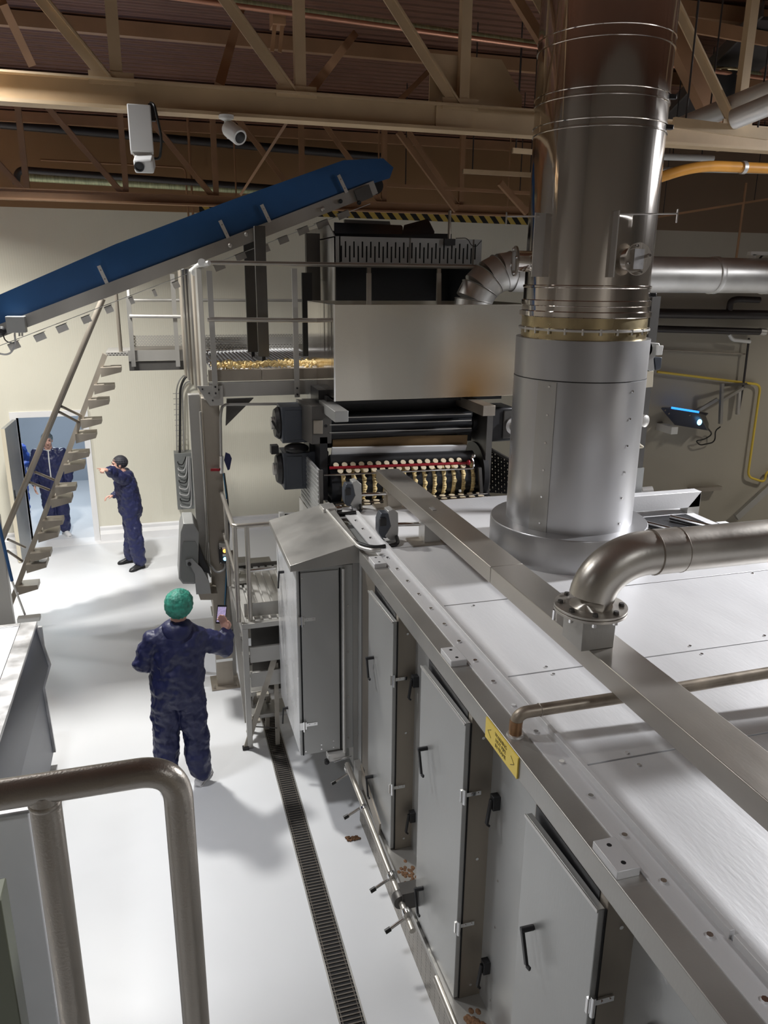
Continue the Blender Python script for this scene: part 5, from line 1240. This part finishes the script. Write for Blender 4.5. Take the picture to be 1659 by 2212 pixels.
build(MB().box(Wp(1622, 1, .1).x, Wp(1700, 1, .1).x, yw-.16, yw-.05, Wp(1622, 1052, .1).z, Wp(1622, 1044, .1).z), 'pipe_shelf', 'brown_steel', t)
t = thing('pipe_bracket', Wp(1592, 840), 'triangular steel wall bracket under the yellow pipe on the right wall', 'bracket')
build(MB().bar(Wp(1560, 832, .3), Wp(1625, 828, .02), .04, .04), 'top_arm', 'dark_steel', t)
build(MB().bar(Wp(1555, 868, .3), Wp(1604, 838, .1), .04, .05), 'brace_arm', 'steel', t)
build(MB().bar(Wp(1560, 828, .3), Wp(1556, 915, .3), .05, .05, (0, 1, 0)), 'post', 'steel', t)
build(MB().bar(Wp(1597, 842, .1), Wp(1593, 895, .1), .05, .05, (0, 1, 0)), 'post', 'galvanised', t)
build(MB().box(Wp(1549, 1, .3).x, Wp(1565, 1, .3).x, yw-.4, yw, Wp(1555, 930, .3).z, Wp(1555, 915, .3).z), 'socket_box', 'white_plastic', t)
# insect lamp
t = thing('insect_lamp', Wp(1480, 930), 'tilted dark insect lamp glowing blue on the right wall', 'insect lamp')
q = [Wp(1430, 880, .42), Wp(1510, 893, .42), Wp(1530, 928, .30), Wp(1460, 916, .30)]
build(MB().prism(q, (0, .03, -.02)), 'front_shield', 'blue_steel', t, .004)
build(MB().prism([Wp(1510, 893, .42), Wp(1524, 897, .2), Wp(1531, 915, .15), Wp(1530, 930, .3)], (-.02, 0, 0)), 'end_plate', 'dark_steel', t)
build(MB().bar(Wp(1452, 881, .30), Wp(1508, 890, .30), .05, .03), 'glowing_tube', 'insect_blue', t)
build(MB().ball(Wp(1511, 912, .40), (.045, .02, .05)), 'end_glow', 'lamp_blue', t)
build(MB().prism([Wp(1430, 880, .40), Wp(1450, 880, .1), Wp(1530, 892, .1), Wp(1524, 897, .2)], (0, 0, -.02)), 'back_tray', 'blue_steel', t)
build(MB().tube(arc([Wp(1520, 905, .2), Wp(1528, 925, .15), Wp(1540, 938, .1), Wp(1520, 950, .1), Wp(1502, 952, .1), Wp(1512, 962, .1), Wp(1545, 955, .1), Wp(1545, 930, .1), Wp(1556, 922, .2)], .12), .012, 6), 'cable', 'cable_black', t)
bolts(t, [Wp(1437, 886, .42), Wp(1445, 893, .40), Wp(1490, 897, .41)], .014, .01, (0, -1, .3))
build(MB().bar(Wp(1505, 889, .1), Wp(1550, 862, .2), .05, .05), 'support_arm', 'steel', t)
o = build(MB().bar(Wp(1590, 1118, .2), Wp(1680, 1035, .2), .12, .06, (0, 1, 0)), 'slanting_channel', 'steel'); tag(o, 'slanting grey channel in front of the right wall at the photo edge', 'channel')
pt = P(1405, 400, Y=YR-.1); o = build(MB().box(pt.x-.10, pt.x+.08, YR-.22, YR-.01, .0, 6.4), 'wall_column', 'brace_paint'); tag(o, 'brown steel wall column behind the flue at the corner of the right wall', 'column')

# ================================================================== MACHINE AT THE LEFT BORDER
ZL = 1.40
cL = P(80, 1342, Z=ZL); iL = P(46, 1335, Z=ZL)
xe = cL.x; ye = cL.y
t = thing('left_machine', (xe-.5, ye-2, 0), 'grey machine at the left border with worn metal rim and dark blue side', 'machine')
build(MB().box(xe-.13, xe, 2.9, ye, ZL-.03, ZL), 'worn_rim', 'worn_steel', t, .004)
build(MB().box(xe-1.6, xe-.13, ye-.06, ye, ZL-.03, ZL+.0), 'worn_rim', 'worn_steel', t, .004)
build(MB().box(xe-1.6, xe-.135, 2.9, ye-.06, ZL-.02, ZL-.006), 'white_top', 'machine_white', t)
prof = [(xe-.0, ZL-.03), (xe+.07, ZL-.42), (xe-.0, ZL-.62), (xe+.02, .12), (xe-.45, .12), (xe-.45, ZL-.03)]
build(MB().prism([(x, ye-.03, z) for x, z in prof], (0, .03, 0)), 'end_plate', 'worn_steel', t)
prof2 = [(xe-.012, ZL-.03), (xe+.05, ZL-.42), (xe-.02, ZL-.62), (xe+.0, .12), (xe-.45, .12), (xe-.45, ZL-.03)]
build(MB().prism([(x, 2.9, z) for x, z in prof2], (0, ye-.03-2.9, 0)), 'side_panel', 'blue_steel', t)
o = build(MB().box(xe-.005, xe+.035, ye-.02, ye+.01, ZL-.25, ZL-.05), 'edge_strip', 'worn_steel', t)
for (y, z) in ((ye-.9, .34), (ye-1.05, .22)):
    build(MB().lathe((xe+.002, y, z), [(.035, 0), (.035, .004)], 14, (1, 0, 0)), 'punched_hole', 'machine_white', t)
for x in (xe-.35, xe-1.4):
    build(MB().box(x, x+.06, ye-.4, ye-.34, 0, .14), 'foot', 'steel', t)
# pale sheet metal cabinet below the front rail
e = P(64, 1765, Y=2.55)
t = thing('sheet_metal_cabinet', (e.x-.4, 2.65, 0), 'pale reflective sheet metal cabinet under the front handrail at the lower left', 'cabinet')
build(MB().box(e.x-1.2, e.x, 2.55, 2.63, .02, e.z+.02), 'carcass', 'pale_sheet', t, .006)
build(MB().box(e.x-1.2, e.x+.004, 2.54, 2.64, e.z+.02, e.z+.035), 'top_rim', 'worn_steel', t, .004)
e = P(2, 1945, Y=2.2)
t = thing('grey_green_post', (e.x-.1, 2.25, 0), 'dull green grey post at the very bottom left corner', 'post')
build(MB().box(e.x-.25, e.x, 2.2, 2.3, .0, e.z), 'post_body', 'green_grey', t, .004)

# ================================================================== FOREGROUND HANDRAIL
hr = thing('front_handrail', (-.2, 1.02, 3.0), 'thick grey tubular handrail bending down in the close foreground', 'handrail')
YF = 1.02
cor = P(388, 1672, Y=YF); zt2 = P(330, 1672, Y=YF).z; xp = P(391, 1790, Y=YF).x
zt2 = (P(300, 1672, Y=YF).z+P(0, 1715, Y=YF).z)/2
build(MB().tube(arc([(-2.2, YF, zt2), (xp, YF, zt2), (xp, YF, 2.6)], .055, 14), .0212, 32), 'hand_rail', 'rail_steel', hr)
x2 = P(105, 1790, Y=YF).x
build(MB().cyl((x2, YF, 2.6), (x2, YF, zt2-.005), .0212, seg=32), 'rail_post', 'rail_steel', hr)
build(MB().lathe((x2, YF, zt2-.024), [(.0214, -.004), (.0226, 0), (.0214, .004)], 24), 'weld_bead', 'rail_steel', hr)
build(MB().bar((-2.2, YF, 2.56), (.4, YF, 2.56), .06, .12), 'edge_beam', 'rail_steel', hr)

# ================================================================== PEOPLE
def hand(mb, w, d, n, s, curl=(.5, .5, .5, .5), thumb=.6, k=1.0):
    """w wrist, d direction of the hand, n direction the palm faces, s side of the thumb (+1/-1 along d x n)"""
    w, d, n = V(w), V(d).normalized(), V(n).normalized(); n = (n-d*n.dot(d)).normalized(); l = d.cross(n)*s
    pal = d*.05*k
    R = Matrix((l, d, n)).transposed()
    mb.ball(w+d*.048*k, (.040*k, .052*k, .017*k), R, 14, 10)
    mb.caps(w-d*.03*k, .026*k, w+d*.02*k, .024*k, 10)
    L = (.068, .078, .072, .056)
    for i in range(4):
        off = (.030, .010, -.010, -.029)[i]*k
        p = w+d*(.088-.004*abs(i-1))*k+l*off; c = curl[i]; dd = d.copy(); r = .0092*k
        mb.caps(w+d*.05*k+l*off*.8, r*1.15, p, r*1.05, 8)
        for j, q in enumerate((.45, .32, .23)):
            a = c*(.9 if j else .75); dd = (dd*math.cos(a)+n*math.sin(a)).normalized()
            nn = n; e = p+dd*L[i]*q*k*1.05; mb.caps(p, r, e, r*.92, 8); p = e; r *= .93
            n2 = (n-dd*n.dot(dd))
            n = n2.normalized() if n2.length > 1e-3 else n
        n = nn if False else V(R.col[2])
    b = w+d*.022*k+l*.026*k
    t1 = b+(l*.8+d*.7+n*.25*thumb).normalized()*.036*k; t2 = t1+(l*.25+d*.85+n*.55*thumb).normalized()*.030*k; t3 = t2+(d*.9+n*.55*thumb-l*.1).normalized()*.022*k
    mb.caps(b, .016*k, t1, .0125*k, 8); mb.caps(t1, .012*k, t2, .0105*k, 8); mb.caps(t2, .0105*k, t3, .009*k, 8)

def remesh(o, vox, smooth=3, disp=None):
    m_ = o.modifiers.new('skin', 'REMESH'); m_.mode = 'VOXEL'; m_.voxel_size = vox; m_.use_smooth_shade = True
    s_ = o.modifiers.new('smooth', 'SMOOTH'); s_.factor = .5; s_.iterations = smooth
    if disp:
        for i, (sc_, st_, dep) in enumerate(disp):
            tx = bpy.data.textures.new('folds', 'CLOUDS'); tx.noise_scale = sc_; tx.noise_depth = dep
            d_ = o.modifiers.new('folds', 'DISPLACE'); d_.texture = tx; d_.strength = st_; d_.mid_level = .5; d_.texture_coords = 'LOCAL'

def person(name, base, label, J, f, look, girth=1.0, net='teal_net', shoes='white_shoe', suit='navy', hands=None, face=True, hood=True, zip_=False, vox=.011, cover='hair_net', hair=None):
    f = V(f).normalized(); up = V((0, 0, 1)); r = f.cross(up).normalized()     # forward, right
    J = {k: V(v) for k, v in J.items()}
    t = thing('person', base, label, 'person')
    g = girth
    look = V(look).normalized(); hrx = look.cross(up).normalized(); hu = hrx.cross(look).normalized()
    HR = Matrix((hrx, look, hu)).transposed()
    # body: one continuous skin (head, neck, trunk, limbs, hands)
    mb = MB(); hc = J['head']
    def hp_(x, y, z): return hc+HR @ V((x, y, z))
    mb.ball(hc+HR @ V((0, -.012, .025)), (.074, .095, .095), HR)
    mb.ball(hp_(0, .022, -.035), (.060, .072, .078), HR)
    mb.ball(hp_(0, .045, -.088), (.036, .036, .028), HR, 12, 8)
    mb.caps(hp_(0, .086, .0), .010, hp_(0, .104, -.034), .013, 8)
    mb.ball(hp_(.014, .094, -.036), .009, None, 8, 6); mb.ball(hp_(-.014, .094, -.036), .009, None, 8, 6)
    mb.ball(hp_(0, .080, .022), (.045, .014, .010), HR, 12, 8)
    mb.ball(hp_(0, .082, -.066), (.024, .012, .010), HR, 12, 8)
    for s in (-1, 1):
        mb.ball(hp_(s*.034, .070, -.03), (.022, .02, .02), HR, 10, 8)
        mb.ball(hp_(s*.076, -.005, -.015), (.010, .018, .032), HR, 10, 8)
    mb.caps(J['neck']-up*.04, .066, hp_(0, -.02, -.06), .060)
    ch, pe = J['chest'], J['pelvis']
    mb.caps(ch, .12, pe, .12)
    for S in 'LR':
        mb.caps(ch, .09, J['sh'+S], .05); mb.caps(J['sh'+S], .05, J['el'+S], .04); mb.caps(J['el'+S], .04, J['wr'+S], .027)
        mb.caps(J['hip'+S], .08, J['kn'+S], .055); mb.caps(J['kn'+S], .055, J['an'+S], .038)
    for (S, d, n, s, curl, th, kk) in hands: hand(mb, J['wr'+S], d, n, s, curl, th, kk)
    o = build(mb, 'body', 'skin', t); remesh(o, .0065, 2)
    if face:
        for s in (-1, 1):
            e = build(MB().ball(hp_(s*.030, .081, .006), (.011, .007, .006), HR, 10, 8), 'eye', 'black', o)
            build(MB().bar(hp_(s*.018, .096, .027), hp_(s*.046, .086, .026), .006, .006), 'eyebrow', 'dark_hair', o)
        build(MB().bar(hp_(-.02, .096, -.064), hp_(.02, .096, -.064), .006, .006), 'mouth', 'red_rod' if False else 'brown_bar', o)
    # coverall
    mb = MB()
    def ring(c, a, b): return (c, r*a*g, f*b*g)
    lean = (J['neck']-pe)
    def sp(q): return pe.lerp(J['neck'], q)
    w_sh = (J['shL']-J['shR']).length/2
    mb.loft([ring(pe-up*.13, .165, .12), ring(pe-up*.05, .198, .145), ring(sp(.12), .200, .15), ring(sp(.32), .196, .15), ring(sp(.52), .205, .150), ring(sp(.72), .212, .145), ring(sp(.86), .185, .12), ring(sp(.95), .12, .09), ring(sp(1.0), .085, .08)])
    for S in 'LR':
        sh, el, wr = J['sh'+S], J['el'+S], J['wr'+S]
        inn = sp(.80).lerp(sh, .55)
        mb.caps(J['neck']-up*.035, .062*g, sh+up*.0-(sh-J['neck'])*.12, .070*g); mb.caps(inn, .088*g, sh, .080*g); mb.caps(sh, .081*g, sh.lerp(el, .5), .080*g); mb.caps(sh.lerp(el, .5), .082*g, el, .075*g)
        mb.caps(el, .076*g, el.lerp(wr, .55), .066*g); cuff = wr-(wr-el).normalized()*.005; mb.caps(el.lerp(wr, .55), .058*g, el.lerp(wr, .93), .043*g)
        hi, kn, an = J['hip'+S], J['kn'+S], J['an'+S]
        mb.caps(pe.lerp(hi, .6)-up*.02, .115*g, hi-up*.02, .112*g); mb.caps(hi-up*.02, .112*g, hi.lerp(kn, .5), .104*g); mb.caps(hi.lerp(kn, .5), .108*g, kn, .098*g)
        mb.caps(kn, .098*g, kn.lerp(an, .5), .095*g); mb.caps(kn.lerp(an, .5), .095*g, an+up*.04, .078*g)
    o = build(mb, 'coverall', suit, t); remesh(o, vox, 3, [(.10, .040, 1), (.045, .020, 2)])
    if hood:
        nb = J['neck']
        mb = MB(); mb.loft([(nb+up*.03-f*.02, r*.088, f*.075), (nb+up*.0-f*.035, r*.13, f*.10), (nb-up*.05-f*.07, r*.125, f*.085), (nb-up*.11-f*.105, r*.085, f*.05), (nb-up*.17-f*.115, r*.035, f*.025)], 20)
        q = build(mb, 'hood', suit, o); q.modifiers.new('s', 'SUBSURF').render_levels = 1
        tx = bpy.data.textures.new('folds', 'CLOUDS'); tx.noise_scale = .05; d_ = q.modifiers.new('folds', 'DISPLACE'); d_.texture = tx; d_.strength = .02
    if zip_:
        mb = MB(); pts = [sp(q)+f*(b*g+.012) for q, b in ((1.0, .075), (.9, .11), (.75, .14), (.55, .152), (.35, .152), (.15, .152))]
        mb.tube(pts, .010, 6); build(mb, 'zip', 'white_plastic', o)
        mb = MB(); mb.tube([sp(.99)+r*.07+f*.05, sp(.97)+f*.10, sp(.99)-r*.07+f*.05], .012, 6); build(mb, 'collar', 'white_plastic', o)
    # cap / hair net
    mb = MB(); n_ = 12
    ns = 1.24 if net == 'teal_net' else 1.0
    mb.ball(hp_(0, -.028, .030 if ns == 1 else .002), (.089*ns, .108*ns, .100*ns), HR, 40, 24)
    for v in list(mb.b.verts):
        q = HR.transposed() @ (v.co-hc)
        if q.y > .045 and q.z < .035: v.co = hc+HR @ V((q.x, min(q.y, .052), max(q.z, .035)))
        a = math.atan2(q.y, q.x); v.co += (v.co-hc).normalized()*(.0035*math.sin(a*17)+.003*math.sin(q.z*260))*(1 if q.z < .08 else .3)
    o2 = build(mb, cover, net, t)
    if cover == 'cap':
        build(MB().ball(hp_(0, .062, -.055), (.058, .052, .058), HR, 16, 10), 'beard_net', 'white_shoe', t)
    # shoes
    for S in 'LR':
        an = J['an'+S]; td = V((f.x, f.y, 0)).normalized()
        if 'toe'+S in J: td = (J['toe'+S]-an); td.z = 0; td.normalize()
        sd = td.cross(up)
        b0 = V((an.x, an.y, 0))
        out = [(-.075, .026), (-.06, .036), (0, .038), (.07, .040), (.12, .047), (.165, .040), (.19, .022)]
        mb = MB()
        L_ = [(b0+td*y+up*.012) for y, w2 in out]
        rings = []
        mb.loft([(b0+td*y+up*(h*.5), sd*w2, up*(h*.5)) for (y, w2), h in zip(out, (.05, .085, .095, .085, .065, .05, .03))], 18)
        sh_ = build(mb, 'shoe', shoes, t, .0); 
        for p_ in sh_.data.polygons: p_.use_smooth = True
        mb = MB(); pl_ = [b0+td*y+sd*w2*1.06 for y, w2 in out]+[b0+td*y-sd*w2*1.06 for y, w2 in out[::-1]]
        mb.prism(pl_, (0, 0, .018)); build(mb, 'sole', shoes, sh_)
    return t, J

X0 = -.005; Yp = 6.08
J = dict(pelvis=(X0, Yp, .93), chest=(X0+.0, Yp, 1.30), neck=(X0+.035, Yp+.01, 1.535), head=(.066, Yp+.02, 1.70),
         shL=(X0-.165, Yp, 1.395), shR=(X0+.175, Yp, 1.39), elL=(-.255, Yp+.0, 1.20), wrL=(-.09, Yp+.20, 1.12),
         elR=(.405, Yp+.06, 1.235), wrR=(.405, Yp+.14, 1.465),
         hipL=(X0-.105, Yp, .88), hipR=(X0+.105, Yp, .86), knL=(X0-.125, Yp+.03, .48), knR=(X0+.12, Yp+.02, .48),
         anL=(X0-.14, Yp, .08), anR=(X0+.14, Yp-.02, .08), toeL=(X0-.2, Yp+.2, 0), toeR=(X0+.23, Yp+.16, 0))
J['wrR'] = P(489, 1362, Y=Yp+.13)
person('person', (X0, Yp, 0), 'stout person seen from behind in navy coverall and green hair net, holding up a phone',
       J, (0.05, 1, 0), (.42, .88, .05), 1.12, 'teal_net', 'white_shoe', 'navy',
       [('R', (-.22, .12, .95), (-.45, -.85, .05), 1, (.35, .4, .45, .5), 1.0, 1.05), ('L', (.9, .3, -.1), (0, -1, -.2), -1, (.6, .6, .6, .6), .8, 1.0)], face=True)
pc_ = P(478, 1327, Y=Yp+.165)
ph = thing('mobile_phone', pc_, 'black mobile phone with lit screen held up by the person in green hair net', 'phone')
pu = V((.16, .10, 1)).normalized(); pn = V((.12, -1, .12)); pn = (pn-pu*pn.dot(pu)).normalized(); pr = pu.cross(pn)
build(MB().bar(pc_-pu*.082, pc_+pu*.082, .082, .009, pn), 'phone_body', 'phone_body', ph, .003)
build(MB().bar(pc_-pu*.066+pn*.0052, pc_+pu*.068+pn*.0052, .070, .001, pn), 'screen', 'phone_screen', ph)

# pointing person by the far wall
bx, by = -.49, 11.80
f = (-.93, -.22, 0)
J = dict(pelvis=(bx, by, .92), chest=(bx-.01, by, 1.25), neck=(bx-.06, by, 1.47), head=(bx-.115, by, 1.60),
         shR=(bx-.03, by+.17, 1.40), shL=(bx-.03, by-.17, 1.40), elL=(bx-.17, by-.26, 1.52), wrL=(bx-.245, by-.42, 1.615),
         elR=(bx-.02, by+.25, 1.14), wrR=(bx-.235, by+.05, 1.11),
         hipL=(bx, by-.09, .88), hipR=(bx, by+.09, .88), knL=(bx+.04, by-.13, .47), knR=(bx-.03, by+.12, .48),
         anL=(bx+.07, by-.16, .08), anR=(bx-.08, by+.16, .08), toeL=(bx-.1, by-.3, 0), toeR=(bx-.35, by+.08, 0))
person('person', (bx, by, 0), 'person in dark navy coverall and dark cap pointing left beside the far wall', J, f, (-1, -.25, .05), 1.12, 'dark_hair', 'black_shoe', 'navy',
       [('L', (-.6, -.6, .25), (-.2, .2, -1), -1, (.05, 1.3, 1.3, 1.3), .9, 1.05), ('R', (-.9, -.4, 0), (.2, -.2, -1), 1, (.6, .6, .6, .6), .8, 1.0)], face=True, cover='cap')
# person in the doorway
bx, by = -1.78, 13.72
J = dict(pelvis=(bx, by, .93), chest=(bx, by, 1.28), neck=(bx-.0, by, 1.49), head=(bx+.0, by-.04, 1.645),
         shR=(bx-.19, by, 1.41), shL=(bx+.19, by, 1.41), elR=(bx-.27, by+.02, 1.13), wrR=(bx-.27, by-.08, .90),
         elL=(bx+.26, by+.02, 1.13), wrL=(bx+.25, by-.04, .88),
         hipL=(bx+.09, by, .88), hipR=(bx-.09, by, .88), knL=(bx+.11, by-.02, .48), knR=(bx-.08, by, .48),
         anL=(bx+.12, by-.05, .08), anR=(bx-.09, by+.05, .08), toeL=(bx+.25, by-.3, 0), toeR=(bx-.12, by-.2, 0))
person('person', (bx, by, 0), 'person in navy coverall with white zip and grey hair net standing in the doorway', J, (.05, -1, 0), (.15, -1, -.08), 1.12, 'grey_net', 'white_shoe', 'navy',
       [('R', (0, -.1, -1), (1, 0, 0), 1, (.35, .4, .4, .4), .7, 1.0), ('L', (0, -.1, -1), (-1, 0, 0), -1, (.35, .4, .4, .4), .7, 1.0)], face=True, zip_=True, hood=False)
# person half hidden behind the open door leaf
bx, by = -2.50, 14.6
J = dict(pelvis=(bx, by, .90), chest=(bx, by, 1.22), neck=(bx, by, 1.42), head=(bx, by-.02, 1.57),
         shR=(bx-.17, by, 1.35), shL=(bx+.17, by, 1.35), elR=(bx-.24, by, 1.08), wrR=(bx-.2, by-.2, .95), elL=(bx+.24, by-.02, 1.08), wrL=(bx+.17, by-.25, 1.08),
         hipL=(bx+.09, by, .85), hipR=(bx-.09, by, .85), knL=(bx+.10, by, .46), knR=(bx-.1, by, .46), anL=(bx+.10, by, .08), anR=(bx-.1, by, .08))
person('person', (bx, by, 0), 'person in bright blue coat mostly hidden behind the open door leaf', J, (.1, -1, 0), (.1, -1, -.1), 1.0, 'grey_net', 'black_shoe', 'blue_cloth',
       [('L', (-.2, -.9, .1), (-.5, 0, -.5), 1, (.5, .5, .5, .5), .7, 1.0), ('R', (.2, -.9, 0), (.4, 0, -.5), -1, (.5, .5, .5, .5), .7, 1.0)], hood=False, vox=.014)
